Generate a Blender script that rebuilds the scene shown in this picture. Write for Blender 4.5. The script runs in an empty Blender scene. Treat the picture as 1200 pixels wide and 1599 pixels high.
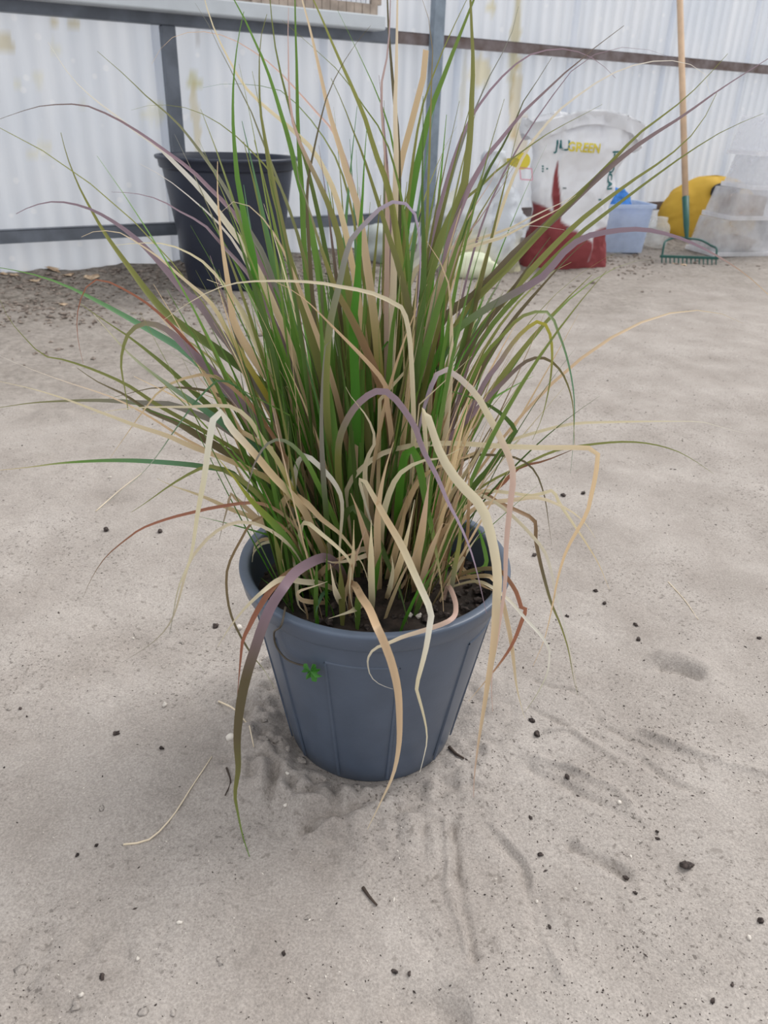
import bpy, bmesh, math, random
import numpy as np
from mathutils import Vector, Matrix
from mathutils.bvhtree import BVHTree

random.seed(11)
RNG = np.random.default_rng(7)
scene = bpy.context.scene
COL = scene.collection

# ------------------------------------------------------------------ camera, world, sun, exposure
F_PX, IW, IH = 1200.0, 1200, 1599
CAM = np.array([0.008, -0.731, 0.674])
PITCH, ROLL = math.radians(27.5), math.radians(1.8)
_fw = np.array([0, math.cos(PITCH), -math.sin(PITCH)])
_up0 = np.array([0, math.sin(PITCH), math.cos(PITCH)])
_rt0 = np.array([1.0, 0, 0])
_rt = _rt0 * math.cos(ROLL) + _up0 * math.sin(ROLL)
_up = -_rt0 * math.sin(ROLL) + _up0 * math.cos(ROLL)
cd = bpy.data.cameras.new('camera')
cam = bpy.data.objects.new('camera', cd)
COL.objects.link(cam)
cam.matrix_world = Matrix(((_rt[0], _up[0], -_fw[0], CAM[0]), (_rt[1], _up[1], -_fw[1], CAM[1]),
                           (_rt[2], _up[2], -_fw[2], CAM[2]), (0, 0, 0, 1)))
cd.sensor_fit = 'VERTICAL'
cd.sensor_height = 32.0
cd.lens = 32.0 * F_PX / IH
cd.clip_start = 0.02
cd.dof.use_dof = True
cd.dof.focus_distance = 0.86
cd.dof.aperture_fstop = 10.0
scene.camera = cam

world = bpy.data.worlds.new('overcast_sky')
scene.world = world
world.use_nodes = True
nt = world.node_tree
nt.nodes.clear()
wo = nt.nodes.new('ShaderNodeOutputWorld')
bg = nt.nodes.new('ShaderNodeBackground')
tc = nt.nodes.new('ShaderNodeTexCoord')
sx = nt.nodes.new('ShaderNodeSeparateXYZ')
rp = nt.nodes.new('ShaderNodeValToRGB')
nt.links.new(tc.outputs['Generated'], sx.inputs[0])
nt.links.new(sx.outputs['Z'], rp.inputs[0])
nt.links.new(rp.outputs[0], bg.inputs[0])
nt.links.new(bg.outputs[0], wo.inputs[0])
rp.color_ramp.elements[0].position = 0.0
rp.color_ramp.elements[0].color = (0.62, 0.66, 0.72, 1)
rp.color_ramp.elements[1].position = 1.0
rp.color_ramp.elements[1].color = (1.0, 1.0, 1.0, 1)
bg.inputs[1].default_value = 0.95

sd = bpy.data.lights.new('veiled_sun_offscreen', 'SUN')
sd.energy = 1.9
sd.angle = math.radians(34)
sd.color = (1.0, 0.98, 0.95)
sun = bpy.data.objects.new('veiled_sun_offscreen', sd)
COL.objects.link(sun)
sun.rotation_euler = Vector((-0.6, -0.45, -0.9)).to_track_quat('-Z', 'Y').to_euler()

scene.view_settings.view_transform = 'Standard'
scene.view_settings.look = 'None'
scene.view_settings.gamma = 1.0
scene.view_settings.use_curve_mapping = False
scene.view_settings.exposure = 0.28

# ------------------------------------------------------------------ geometry of the place
def ray(u, v):
    return _fw + _rt * ((u - 600) / F_PX) - _up * ((v - 799.5) / F_PX)
def at_z(u, v, z=0.0):
    d = ray(u, v)
    return CAM + d * ((z - CAM[2]) / d[2])
def at_y(u, v, y):
    d = ray(u, v)
    return CAM + d * ((y - CAM[1]) / d[1])
def project(p):
    d = np.asarray(p) - CAM
    z = d @ _fw
    return 600 + F_PX * (d @ _rt) / z, 799.5 - F_PX * (d @ _up) / z, z

W0 = np.array([-1.59, 2.48, 0.0])
WA = math.radians(33)
WDIR = np.array([math.cos(WA), math.sin(WA), 0.0])
WN = np.array([-math.sin(WA), math.cos(WA), 0.0])        # points out of the greenhouse
ZUP = np.array([0, 0, 1.0])
def wall_hit(u, v, off=0.0):
    d = ray(u, v)
    t = ((W0 - WN * off - CAM) @ WN) / (d @ WN)
    p = CAM + d * t
    return (p - W0) @ WDIR, p[2]
def WP(s, z, off=0.0):
    return W0 + WDIR * s - WN * off + ZUP * z
def wall_dist(x, y):
    return -((np.asarray(x) - W0[0]) * WN[0] + (np.asarray(y) - W0[1]) * WN[1])

# ------------------------------------------------------------------ numeric noise
def _hash(ix, iy, seed):
    n = (ix.astype(np.int64) * 374761393 + iy.astype(np.int64) * 668265263 + seed * 1442695041) & 0x7fffffff
    n = ((n ^ (n >> 13)) * 1274126177) & 0x7fffffff
    n = n ^ (n >> 16)
    return (n & 0xffff) / 65535.0
def vnoise(x, y, seed=0):
    x = np.asarray(x, float); y = np.asarray(y, float)
    ix = np.floor(x); iy = np.floor(y)
    fx = x - ix; fy = y - iy
    fx = fx * fx * (3 - 2 * fx); fy = fy * fy * (3 - 2 * fy)
    a = _hash(ix, iy, seed); b = _hash(ix + 1, iy, seed); c = _hash(ix, iy + 1, seed); d = _hash(ix + 1, iy + 1, seed)
    return (a * (1 - fx) + b * fx) * (1 - fy) + (c * (1 - fx) + d * fx) * fy - 0.5

def sstep(a, b, x):
    t = np.clip((np.asarray(x, float) - a) / (b - a), 0, 1)
    return t * t * (3 - 2 * t)

# drag marks in the sand: (pixel polyline, half width m, height m)
MARKS = [([(835, 1060), (890, 1080), (925, 1105), (937, 1130)], .006, -.005),
         ([(820, 1105), (850, 1120), (885, 1140)], .005, -.004),
         ([(855, 1145), (890, 1142), (930, 1165), (965, 1190)], .005, .006),
         ([(925, 1148), (955, 1167), (985, 1190)], .005, -.004),
         ([(950, 1142), (985, 1160), (1010, 1170)], .005, -.004),
         ([(840, 1185), (900, 1210), (960, 1240), (985, 1262)], .009, .007),
         ([(830, 1200), (880, 1230), (940, 1265), (1000, 1290)], .010, -.006),
         ([(785, 1315), (815, 1350), (840, 1400), (855, 1460)], .014, -.009),
         ([(775, 1290), (800, 1320), (835, 1370), (850, 1440), (880, 1520)], .008, .006),
         ([(705, 1290), (715, 1360), (725, 1430), (745, 1490)], .008, -.005),
         ([(690, 1285), (697, 1350), (710, 1420), (730, 1480)], .006, .004),
         ([(895, 1315), (930, 1335), (975, 1362)], .010, -.010),
         ([(1010, 1150), (1070, 1172), (1140, 1195), (1200, 1210)], .010, .007),
         ([(1000, 1190), (1050, 1225), (1090, 1240)], .008, -.005),
         ([(490, 1310), (540, 1290), (600, 1285)], .012, .006),
         ([(480, 1300), (520, 1280), (560, 1260)], .010, -.007),
         ([(400, 1260), (450, 1300), (520, 1330)], .018, -.008),
         ([(1032, 1044), (1060, 1050), (1090, 1062)], .012, -.010),
         ([(1030, 1030), (1065, 1037), (1098, 1050)], .016, .010),
         ([(650, 1575), (680, 1565), (700, 1580)], .020, -.016),
         ([(330, 1120), (390, 1110), (440, 1110)], .030, -.008),
         ([(100, 1390), (200, 1350), (300, 1290)], .040, -.008),
         ([(0, 640), (100, 650), (200, 640)], .05, .010),
         ([(90, 790), (150, 780), (220, 785)], .02, -.006),
         ([(200, 1010), (270, 985), (340, 975)], .03, -.006)]
MK = [(np.array([at_z(u, v)[:2] for u, v in pl]), w * (.55 if w < .015 else 1), a * .8) for pl, w, a in MARKS]

def height(x, y):
    x = np.asarray(x, float); y = np.asarray(y, float)
    h = .014 * vnoise(x * 2.1, y * 2.1, 1) + .010 * vnoise(x * 6, y * 6, 2) + .0045 * vnoise(x * 16, y * 16, 3)
    rough = .55 + .9 * np.clip(vnoise(x * 3, y * 3, 9) + .3, 0, 1)
    h = h + rough * (.0032 * vnoise(x * 45, y * 45, 4) + .0016 * vnoise(x * 110, y * 110, 5))
    # wind-blown / raked streaks
    a = x * .75 - y * .66; b = x * .66 + y * .75
    h = h + .005 * vnoise(a * 14, b * 3.5, 12) * sstep(-.2, .4, y + .4)
    mod = vnoise(x * 34, y * 34, 13)
    xw = x + .010 * vnoise(x * 26, y * 26, 14) + .004 * vnoise(x * 90, y * 90, 16); yw = y + .010 * vnoise(x * 26, y * 26, 15)
    for pl, w, amp in MK:
        best = np.full(x.shape, 1e9); amp = amp * (1 + 1.3 * mod)
        for p, q in zip(pl[:-1], pl[1:]):
            d = q - p; L2 = d @ d
            t = np.clip(((xw - p[0]) * d[0] + (yw - p[1]) * d[1]) / L2, 0, 1)
            best = np.minimum(best, (xw - p[0] - t * d[0]) ** 2 + (yw - p[1] - t * d[1]) ** 2)
        h = h + amp * np.exp(-best / (w * w))
    # sand pushed up round the pot, mostly on its left and front
    r = np.hypot(x, y)
    side = .25 + .75 * np.clip(.5 - .5 * (x / (r + 1e-6)) - .25 * (y / (r + 1e-6)), 0, 1)
    ring = np.exp(-((r - .145) / .045) ** 2) * side
    h = h + ring * (.010 + .030 * np.abs(vnoise(x * 42, y * 42, 21)) + .016 * vnoise(x * 85, y * 85, 22))
    k = sstep(.085, .125, r)
    h = h * k + (1 - k) * (-.004)
    # lumpy corner in front on the left
    lump = np.exp(-(((x + .32) / .13) ** 2 + ((y + .33) / .10) ** 2))
    h = h + lump * (.020 * np.abs(vnoise(x * 30, y * 30, 31)) - .012)
    # soil bank along the wall
    d = wall_dist(x, y)
    bank = np.exp(-(np.clip(d, 0, 9) / .30) ** 2)
    near = sstep(1.1, .3, d)
    h = h + bank * .045 + near * (.022 * vnoise(x * 9, y * 9, 41) + .018 * np.abs(vnoise(x * 28, y * 28, 42)))
    return h
def hgt(x, y):
    return float(height(np.array([x]), np.array([y]))[0])

# ------------------------------------------------------------------ object helpers
def me_obj(name, verts, faces, mat=None, parent=None, smooth=True):
    me = bpy.data.meshes.new(name)
    me.from_pydata([tuple(map(float, v)) for v in verts], [], faces)
    me.update()
    if smooth:
        me.polygons.foreach_set('use_smooth', [True] * len(me.polygons))
    if mat: me.materials.append(mat)
    o = bpy.data.objects.new(name, me)
    COL.objects.link(o)
    if parent is not None: put(o, parent)
    return o
def put(o, parent):
    o.parent = parent
    p = parent
    t = Vector((0, 0, 0))
    while p is not None:
        t += Vector(p.location); p = p.parent
    o.location = Vector(o.location) - t if o.type == 'EMPTY' else Vector(o.location) - t
def empty(name, loc):
    o = bpy.data.objects.new(name, None)
    o.empty_display_size = .05
    o.location = [float(c) for c in loc]
    COL.objects.link(o)
    return o
def tag(o, label=None, cat=None, group=None, kind=None):
    if label: o['label'] = label
    if cat: o['category'] = cat
    if group: o['group'] = group
    if kind: o['kind'] = kind
    return o
def set_col(o, cols):
    ca = o.data.color_attributes.new('Col', 'FLOAT_COLOR', 'POINT')
    arr = np.ones((len(o.data.vertices), 4), np.float32)
    arr[:, :3] = cols
    ca.data.foreach_set('color', arr.ravel())
def S(r, g, b):
    f = lambda c: ((c / 255 + .055) / 1.055) ** 2.4 if c > 10 else c / 255 / 12.92
    return np.array([f(r), f(g), f(b)])

class MB:
    def __init__(s): s.v = []; s.f = []
    def add(s, vs, fs):
        n = len(s.v); s.v += [tuple(map(float, p)) for p in vs]; s.f += [tuple(i + n for i in f) for f in fs]
    def obox(s, o, ax, ay, az, b=0.0):
        """box from corner o spanned by the three edge vectors"""
        o, ax, ay, az = map(np.asarray, (o, ax, ay, az))
        P = [o + ax * i + ay * j + az * k for k in (0, 1) for j in (0, 1) for i in (0, 1)]
        F = [(0, 2, 3, 1), (4, 5, 7, 6), (0, 1, 5, 4), (2, 6, 7, 3), (0, 4, 6, 2), (1, 3, 7, 5)]
        if np.dot(np.cross(ax, ay), az) < 0: F = [f[::-1] for f in F]
        s.add(P, F)
    def tube(s, pts, r, n=10, caps=True):
        pts = [np.asarray(p, float) for p in pts]
        rs = r if hasattr(r, '__len__') else [r] * len(pts)
        rings = []
        up = None
        for i, p in enumerate(pts):
            t = pts[min(i + 1, len(pts) - 1)] - pts[max(i - 1, 0)]
            t = t / (np.linalg.norm(t) + 1e-12)
            if up is None:
                up = np.cross(t, [0, 0, 1.0])
                if np.linalg.norm(up) < .1: up = np.cross(t, [1.0, 0, 0])
            up = up - t * (up @ t); up /= np.linalg.norm(up)
            w = np.cross(t, up)
            rings.append([p + rs[i] * (up * math.cos(a) + w * math.sin(a)) for a in np.linspace(0, 2 * math.pi, n, endpoint=False)])
        V = [q for rg in rings for q in rg]
        Fs = []
        for i in range(len(pts) - 1):
            for j in range(n):
                Fs.append((i * n + j, i * n + (j + 1) % n, (i + 1) * n + (j + 1) % n, (i + 1) * n + j))
        if caps:
            Fs.append(tuple(range(n))[::-1]); Fs.append(tuple((len(pts) - 1) * n + j for j in range(n)))
        s.add(V, Fs)
    def lathe(s, prof, c, n=64, close=False):
        V = []; Fs = []
        for r, z in prof:
            for j in range(n):
                a = 2 * math.pi * j / n
                V.append((c[0] + r * math.cos(a), c[1] + r * math.sin(a), c[2] + z))
        for i in range(len(prof) - 1):
            for j in range(n):
                Fs.append((i * n + j, i * n + (j + 1) % n, (i + 1) * n + (j + 1) % n, (i + 1) * n + j))
        s.add(V, Fs)
    def build(s, name, mat, parent=None, smooth=False):
        return me_obj(name, s.v, s.f, mat, parent, smooth)

def bevel(o, w=.003, seg=2):
    m = o.modifiers.new('bevel', 'BEVEL'); m.width = w; m.segments = seg; m.limit_method = 'ANGLE'
    return o

# ------------------------------------------------------------------ materials
def new_mat(name):
    m = bpy.data.materials.new(name); m.use_nodes = True
    n = m.node_tree; n.nodes.clear()
    out = n.nodes.new('ShaderNodeOutputMaterial')
    return m, n, out
def N(n, typ, **kw):
    x = n.nodes.new(typ)
    for k, v in kw.items(): setattr(x, k, v)
    return x
def principled(name, col, rough=.6, noise=.0, nscale=30, bump=0.0, bscale=120, spec=.5, trans=0, metallic=0, dark=None):
    m, n, out = new_mat(name)
    p = N(n, 'ShaderNodeBsdfPrincipled')
    p.inputs['Roughness'].default_value = rough
    p.inputs['Specular IOR Level'].default_value = spec
    p.inputs['Metallic'].default_value = metallic
    t = N(n, 'ShaderNodeTexCoord')
    nz = N(n, 'ShaderNodeTexNoise'); nz.inputs['Scale'].default_value = nscale; nz.inputs['Detail'].default_value = 5
    n.links.new(t.outputs['Object'], nz.inputs['Vector'])
    rr = N(n, 'ShaderNodeValToRGB')
    col = np.asarray(col, float)
    c2 = np.asarray(dark) if dark is not None else col * (1 - noise)
    rr.color_ramp.elements[0].position = .35; rr.color_ramp.elements[0].color = (*c2, 1)
    rr.color_ramp.elements[1].position = .65; rr.color_ramp.elements[1].color = (*np.clip(col * (1 + noise * .4), 0, 1), 1)
    n.links.new(nz.outputs[0], rr.inputs[0])
    n.links.new(rr.outputs[0], p.inputs['Base Color'])
    if bump:
        b = N(n, 'ShaderNodeBump'); b.inputs['Strength'].default_value = bump; b.inputs['Distance'].default_value = .002
        n2 = N(n, 'ShaderNodeTexNoise'); n2.inputs['Scale'].default_value = bscale; n2.inputs['Detail'].default_value = 4
        n.links.new(t.outputs['Object'], n2.inputs['Vector'])
        n.links.new(n2.outputs[0], b.inputs['Height']); n.links.new(b.outputs[0], p.inputs['Normal'])
    if trans:
        tr = N(n, 'ShaderNodeBsdfTranslucent'); n.links.new(rr.outputs[0], tr.inputs['Color'])
        mx = N(n, 'ShaderNodeMixShader'); mx.inputs[0].default_value = trans
        n.links.new(p.outputs[0], mx.inputs[1]); n.links.new(tr.outputs[0], mx.inputs[2])
        n.links.new(mx.outputs[0], out.inputs[0])
    else:
        n.links.new(p.outputs[0], out.inputs[0])
    return m
def attr_mat(name, rough=.5, trans=.0, spec=.4, bump=0, bscale=200):
    m, n, out = new_mat(name)
    p = N(n, 'ShaderNodeBsdfPrincipled'); p.inputs['Roughness'].default_value = rough; p.inputs['Specular IOR Level'].default_value = spec
    a = N(n, 'ShaderNodeAttribute'); a.attribute_name = 'Col'
    n.links.new(a.outputs['Color'], p.inputs['Base Color'])
    if bump:
        t = N(n, 'ShaderNodeTexCoord')
        b = N(n, 'ShaderNodeBump'); b.inputs['Strength'].default_value = bump; b.inputs['Distance'].default_value = .004
        n2 = N(n, 'ShaderNodeTexNoise'); n2.inputs['Scale'].default_value = bscale; n2.inputs['Detail'].default_value = 4
        n.links.new(t.outputs['Object'], n2.inputs['Vector'])
        n.links.new(n2.outputs[0], b.inputs['Height']); n.links.new(b.outputs[0], p.inputs['Normal'])
    if trans:
        tr = N(n, 'ShaderNodeBsdfTranslucent'); n.links.new(a.outputs['Color'], tr.inputs['Color'])
        mx = N(n, 'ShaderNodeMixShader'); mx.inputs[0].default_value = trans
        n.links.new(p.outputs[0], mx.inputs[1]); n.links.new(tr.outputs[0], mx.inputs[2])
        n.links.new(mx.outputs[0], out.inputs[0])
    else:
        n.links.new(p.outputs[0], out.inputs[0])
    return m
def clear_plastic(name, tint, alpha=.45, rough=.25):
    """cloudy clear plastic: part see-through, part scattering"""
    m, n, out = new_mat(name)
    tr = N(n, 'ShaderNodeBsdfTransparent'); tr.inputs[0].default_value = (*(np.asarray(tint) * .25 + .75), 1)
    p = N(n, 'ShaderNodeBsdfPrincipled'); p.inputs['Base Color'].default_value = (*tint, 1); p.inputs['Roughness'].default_value = rough
    tl = N(n, 'ShaderNodeBsdfTranslucent'); tl.inputs[0].default_value = (*tint, 1)
    t = N(n, 'ShaderNodeTexCoord')
    nz = N(n, 'ShaderNodeTexNoise'); nz.inputs['Scale'].default_value = 14; nz.inputs['Detail'].default_value = 4
    n.links.new(t.outputs['Object'], nz.inputs['Vector'])
    mr = N(n, 'ShaderNodeMapRange'); mr.inputs[1].default_value = .3; mr.inputs[2].default_value = .7
    mr.inputs[3].default_value = max(alpha - .14, 0); mr.inputs[4].default_value = min(alpha + .14, 1)
    n.links.new(nz.outputs[0], mr.inputs[0])
    m1 = N(n, 'ShaderNodeMixShader'); m1.inputs[0].default_value = .45
    n.links.new(p.outputs[0], m1.inputs[1]); n.links.new(tl.outputs[0], m1.inputs[2])
    m2 = N(n, 'ShaderNodeMixShader')
    n.links.new(mr.outputs[0], m2.inputs[0]); n.links.new(tr.outputs[0], m2.inputs[1]); n.links.new(m1.outputs[0], m2.inputs[2])
    n.links.new(m2.outputs[0], out.inputs[0])
    return m

def sand_material():
    m, n, out = new_mat('dry_sand')
    L = n.links.new
    p = N(n, 'ShaderNodeBsdfPrincipled'); p.inputs['Roughness'].default_value = .95; p.inputs['Specular IOR Level'].default_value = .15
    geo = N(n, 'ShaderNodeTexCoord')
    a = N(n, 'ShaderNodeAttribute'); a.attribute_name = 'Col'      # r = dark soil share, g = damp share
    sep = N(n, 'ShaderNodeSeparateColor'); L(a.outputs['Color'], sep.inputs[0])
    def noise(sc, det=4, rough=.55):
        x = N(n, 'ShaderNodeTexNoise'); x.inputs['Scale'].default_value = sc; x.inputs['Detail'].default_value = det; x.inputs['Roughness'].default_value = rough
        L(geo.outputs['Object'], x.inputs['Vector']); return x
    def ramp(src, p0, c0, p1, c1):
        r = N(n, 'ShaderNodeValToRGB'); r.color_ramp.elements[0].position = p0; r.color_ramp.elements[0].color = (*c0, 1)
        r.color_ramp.elements[1].position = p1; r.color_ramp.elements[1].color = (*c1, 1); L(src, r.inputs[0]); return r
    def mix(fac, c1, c2, typ='MIX'):
        x = N(n, 'ShaderNodeMix', data_type='RGBA', blend_type=typ)
        if isinstance(fac, float): x.inputs[0].default_value = fac
        else: L(fac, x.inputs[0])
        for s_, c in ((6, c1), (7, c2)):
            if hasattr(c, 'links'): L(c, x.inputs[s_])
            else: x.inputs[s_].default_value = (*c, 1)
        return x
    base = ramp(noise(7, 6).outputs[0], .3, (.345, .305, .275), .7, (.475, .430, .395))
    grain = ramp(noise(420, 3, .7).outputs[0], .35, (.72, .72, .72), .65, (1.08, 1.08, 1.08))
    c = mix(1.0, base.outputs[0], grain.outputs[0], 'MULTIPLY')
    specks = ramp(noise(210, 2, .6).outputs[0], .615, (0, 0, 0), .655, (1, 1, 1))
    patch = ramp(noise(4.5, 3).outputs[0], .42, (.25, .25, .25), .62, (1, 1, 1))
    sp = N(n, 'ShaderNodeMath', operation='MULTIPLY'); L(specks.outputs[0], sp.inputs[0]); L(patch.outputs[0], sp.inputs[1])
    c = mix(sp.outputs[0], c.outputs[2], (.16, .14, .125))
    sp2 = ramp(noise(75, 3, .65).outputs[0], .60, (0, 0, 0), .68, (1, 1, 1))
    pa2 = ramp(noise(2.6, 4, .6).outputs[0], .44, (.0, .0, .0), .60, (.75, .75, .75))
    s2 = N(n, 'ShaderNodeMath', operation='MULTIPLY'); L(sp2.outputs[0], s2.inputs[0]); L(pa2.outputs[0], s2.inputs[1])
    c = mix(s2.outputs[0], c.outputs[2], (.20, .175, .155))
    damp = mix(sep.outputs[1], c.outputs[2], (.26, .215, .17))
    soil = ramp(noise(38, 6, .7).outputs[0], .35, (.10, .085, .07), .68, (.36, .32, .28))
    c = mix(sep.outputs[0], damp.outputs[2], soil.outputs[0])
    L(c.outputs[2], p.inputs['Base Color'])
    b = N(n, 'ShaderNodeBump'); b.inputs['Strength'].default_value = .55; b.inputs['Distance'].default_value = .003
    L(noise(260, 4, .7).outputs[0], b.inputs['Height']); L(b.outputs[0], p.inputs['Normal'])
    L(p.outputs[0], out.inputs[0])
    return m

def sheet_material():
    m, n, out = new_mat('weathered_translucent_sheet')
    L = n.links.new
    t = N(n, 'ShaderNodeTexCoord')
    a = N(n, 'ShaderNodeAttribute'); a.attribute_name = 'Col'
    mp = N(n, 'ShaderNodeMapping'); mp.inputs['Scale'].default_value = (1, 1, .10)
    L(t.outputs['Object'], mp.inputs[0])
    n1 = N(n, 'ShaderNodeTexNoise'); n1.inputs['Scale'].default_value = 16; n1.inputs['Detail'].default_value = 5; L(mp.outputs[0], n1.inputs['Vector'])
    n2 = N(n, 'ShaderNodeTexNoise'); n2.inputs['Scale'].default_value = 2.2; n2.inputs['Detail'].default_value = 4; L(t.outputs['Object'], n2.inputs['Vector'])
    vo = N(n, 'ShaderNodeTexVoronoi'); vo.inputs['Scale'].default_value = 11; L(t.outputs['Object'], vo.inputs['Vector'])
    r1 = N(n, 'ShaderNodeValToRGB'); r1.color_ramp.elements[0].position = .3; r1.color_ramp.elements[0].color = (.84, .865, .91, 1)
    r1.color_ramp.elements[1].position = .68; r1.color_ramp.elements[1].color = (.95, .96, .985, 1); L(n1.outputs[0], r1.inputs[0])
    r2 = N(n, 'ShaderNodeValToRGB'); r2.color_ramp.elements[0].position = .3; r2.color_ramp.elements[0].color = (.91, .93, .955, 1)
    r2.color_ramp.elements[1].position = .7; r2.color_ramp.elements[1].color = (1, 1, 1, 1); L(n2.outputs[0], r2.inputs[0])
    mu = N(n, 'ShaderNodeMix', data_type='RGBA', blend_type='MULTIPLY'); mu.inputs[0].default_value = 1
    L(r1.outputs[0], mu.inputs[6]); L(r2.outputs[0], mu.inputs[7])
    rv = N(n, 'ShaderNodeValToRGB'); rv.color_ramp.elements[0].position = .10; rv.color_ramp.elements[0].color = (.55, .55, .55, 1)
    rv.color_ramp.elements[1].position = .16; rv.color_ramp.elements[1].color = (0, 0, 0, 1); L(vo.outputs['Distance'], rv.inputs[0])
    sp = N(n, 'ShaderNodeMix', data_type='RGBA'); L(rv.outputs[0], sp.inputs[0]); L(mu.outputs[2], sp.inputs[6]); sp.inputs[7].default_value = (.99, .99, 1.0, 1)
    st = N(n, 'ShaderNodeMix', data_type='RGBA', blend_type='MULTIPLY'); st.inputs[0].default_value = 1
    L(sp.outputs[2], st.inputs[6]); L(a.outputs['Color'], st.inputs[7])
    tl = N(n, 'ShaderNodeBsdfTranslucent'); L(st.outputs[2], tl.inputs[0])
    p = N(n, 'ShaderNodeBsdfPrincipled'); p.inputs['Roughness'].default_value = .35; L(st.outputs[2], p.inputs['Base Color'])
    mx = N(n, 'ShaderNodeMixShader'); mx.inputs[0].default_value = .66
    L(p.outputs[0], mx.inputs[1]); L(tl.outputs[0], mx.inputs[2]); L(mx.outputs[0], out.inputs[0])
    return m

M_SAND = sand_material()
M_SHEET = sheet_material()
M_RAIL = principled('grey_angle_steel', S(112, 118, 128), .5, .25, 12)
M_RUST = principled('rusty_angle_iron', S(125, 115, 115), .75, .3, 14, dark=S(100, 84, 78))
M_GALV = principled('galvanised_post', S(138, 150, 162), .45, .2, 18)
M_LEDGE = principled('white_painted_ledge', S(205, 210, 214), .55, .08, 9)
M_WOOD = principled('weathered_board', S(176, 160, 146), .8, .25, 22, bump=.3)
M_WIRE = principled('grey_wire', S(120, 122, 126), .5, .1, 30)
M_POST = principled('raw_timber', S(205, 185, 150), .85, .15, 14)
M_POT = principled('blue_grey_pot_plastic', S(82, 93, 110), .36, .10, 26, bump=.06, bscale=300)
M_BLACKPOT = principled('black_pot_plastic', S(42, 48, 64), .42, .12, 12)
M_SOIL = principled('potting_soil', S(56, 46, 40), .95, .5, 60, bump=1.0, bscale=150, dark=S(24, 20, 17))
M_LEAF = attr_mat('grass_blade', .46, .38, .35)
M_FABRIC = attr_mat('woven_sack', .7, .12, .25, bump=.25, bscale=60)
M_CLOD = principled('soil_clod', S(150, 138, 128), .95, .4, 60, bump=.5, dark=S(92, 80, 72))
M_DARKBIT = principled('bark_crumb', S(74, 64, 60), .95, .5, 300, dark=S(38, 32, 30))
M_PALEBIT = principled('pale_grit', S(218, 210, 200), .8, .2, 90)
M_PEBBLE = principled('buff_pebble', S(176, 164, 152), .85, .25, 90, dark=S(140, 126, 114))
M_TWIG = principled('dark_twig', S(70, 58, 50), .9, .3, 60)
M_WEED = principled('weed_leaf', S(72, 140, 52), .5, .2, 90, trans=.3)
M_STEM = principled('weed_stem', S(78, 70, 58), .6, .2, 60)

# ------------------------------------------------------------------ floor
rows = [-1.6]
while rows[-1] < 8.5:
    y = rows[-1]
    rows.append(y + (.014 if y < -.50 else (.0026 if y < .15 else .0026 + .009 * (y - .15))))
rows = np.array(rows)
NC = 600
tt = np.linspace(-1, 1, NC)
half = 1.0 + (rows + 1.6) * .85
X = half[:, None] * (tt[None, :] * .25 + .75 * tt[None, :] ** 3)
X = X + .25 * sstep(0, 4, rows)[:, None] * (rows[:, None])
Y = np.repeat(rows[:, None], NC, 1)
Z = height(X, Y)
V = np.stack([X, Y, Z], -1).reshape(-1, 3)
NR = len(rows)
idx = np.arange(NR * NC).reshape(NR, NC)
Q = np.stack([idx[:-1, :-1], idx[:-1, 1:], idx[1:, 1:], idx[1:, :-1]], -1).reshape(-1, 4)
me = bpy.data.meshes.new('floor')
me.vertices.add(len(V)); me.vertices.foreach_set('co', V.ravel().astype(np.float32))
me.loops.add(Q.size); me.loops.foreach_set('vertex_index', Q.ravel().astype(np.int32))
me.polygons.add(len(Q)); me.polygons.foreach_set('loop_start', np.arange(0, Q.size, 4, dtype=np.int32))
me.polygons.foreach_set('use_smooth', np.ones(len(Q), bool))
me.update(calc_edges=True); me.validate()
me.materials.append(M_SAND)
floor = bpy.data.objects.new('floor', me); COL.objects.link(floor)
wd = wall_dist(X, Y)
soilshare = sstep(1.0, .35, wd + .45 * vnoise(X * 5, Y * 5, 51) + .25 * vnoise(X * 16, Y * 16, 52)) * .95
soilshare = np.maximum(soilshare,   .50 * sstep(2.0, .8, wd + .8 * vnoise(X * 2.2, Y * 2.2, 53) + .5 * vnoise(X * 9, Y * 9, 55)))
set_col(floor, np.stack([soilshare, 0 * soilshare, 0 * soilshare], -1).reshape(-1, 3))
tag(floor, 'pale dry sand floor with drag marks and dark crumbs', kind='structure')

# ------------------------------------------------------------------ back wall of the greenhouse
wall = empty('wall_back', WP(2.5, 0)); tag(wall, 'corrugated translucent greenhouse wall with steel rails', kind='structure')
STAINS = []   # (s, z, radius_s, radius_z, colour)
def stain(u, v, ru, rv, col):
    s, z = wall_hit(u, v); s2, _ = wall_hit(u + ru, v); _, z2 = wall_hit(u, v - rv)
    STAINS.append((s, z, abs(s2 - s), abs(z2 - z), np.array(col)))
TANC = (.82, .74, .52); YEL = (1.0, .97, .85)
for u, v, ru, rv in ((12, 67, 16, 14), (85, 28, 10, 9), (117, 33, 11, 9), (22, 52, 10, 7)):
    stain(u, v, ru, rv, (.84, .76, .58))
for u, v, ru, rv in ((60, 124, 11, 13), (71, 230, 13, 14), (88, 76, 9, 11), (28, 133, 7, 6), (240, 178, 20, 16), (52, 240, 10, 9), (130, 157, 9, 6)):
    stain(u, v, ru, rv, YEL)
stain(307, 190, 7, 60, (.92, .84, .66)); stain(305, 128, 13, 14, (.84, .80, .55)); stain(309, 60, 5, 12, (.8, .78, .76))
stain(805, 60, 9, 100, TANC); stain(806, 160, 8, 60, (.90, .80, .60)); stain(752, 115, 16, 26, (.95, .86, .62)); stain(768, 12, 8, 14, (.92, .84, .62))
stain(815, 220, 14, 40, (.96, .86, .70)); stain(725, 140, 6, 50, (.95, .92, .82))
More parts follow.
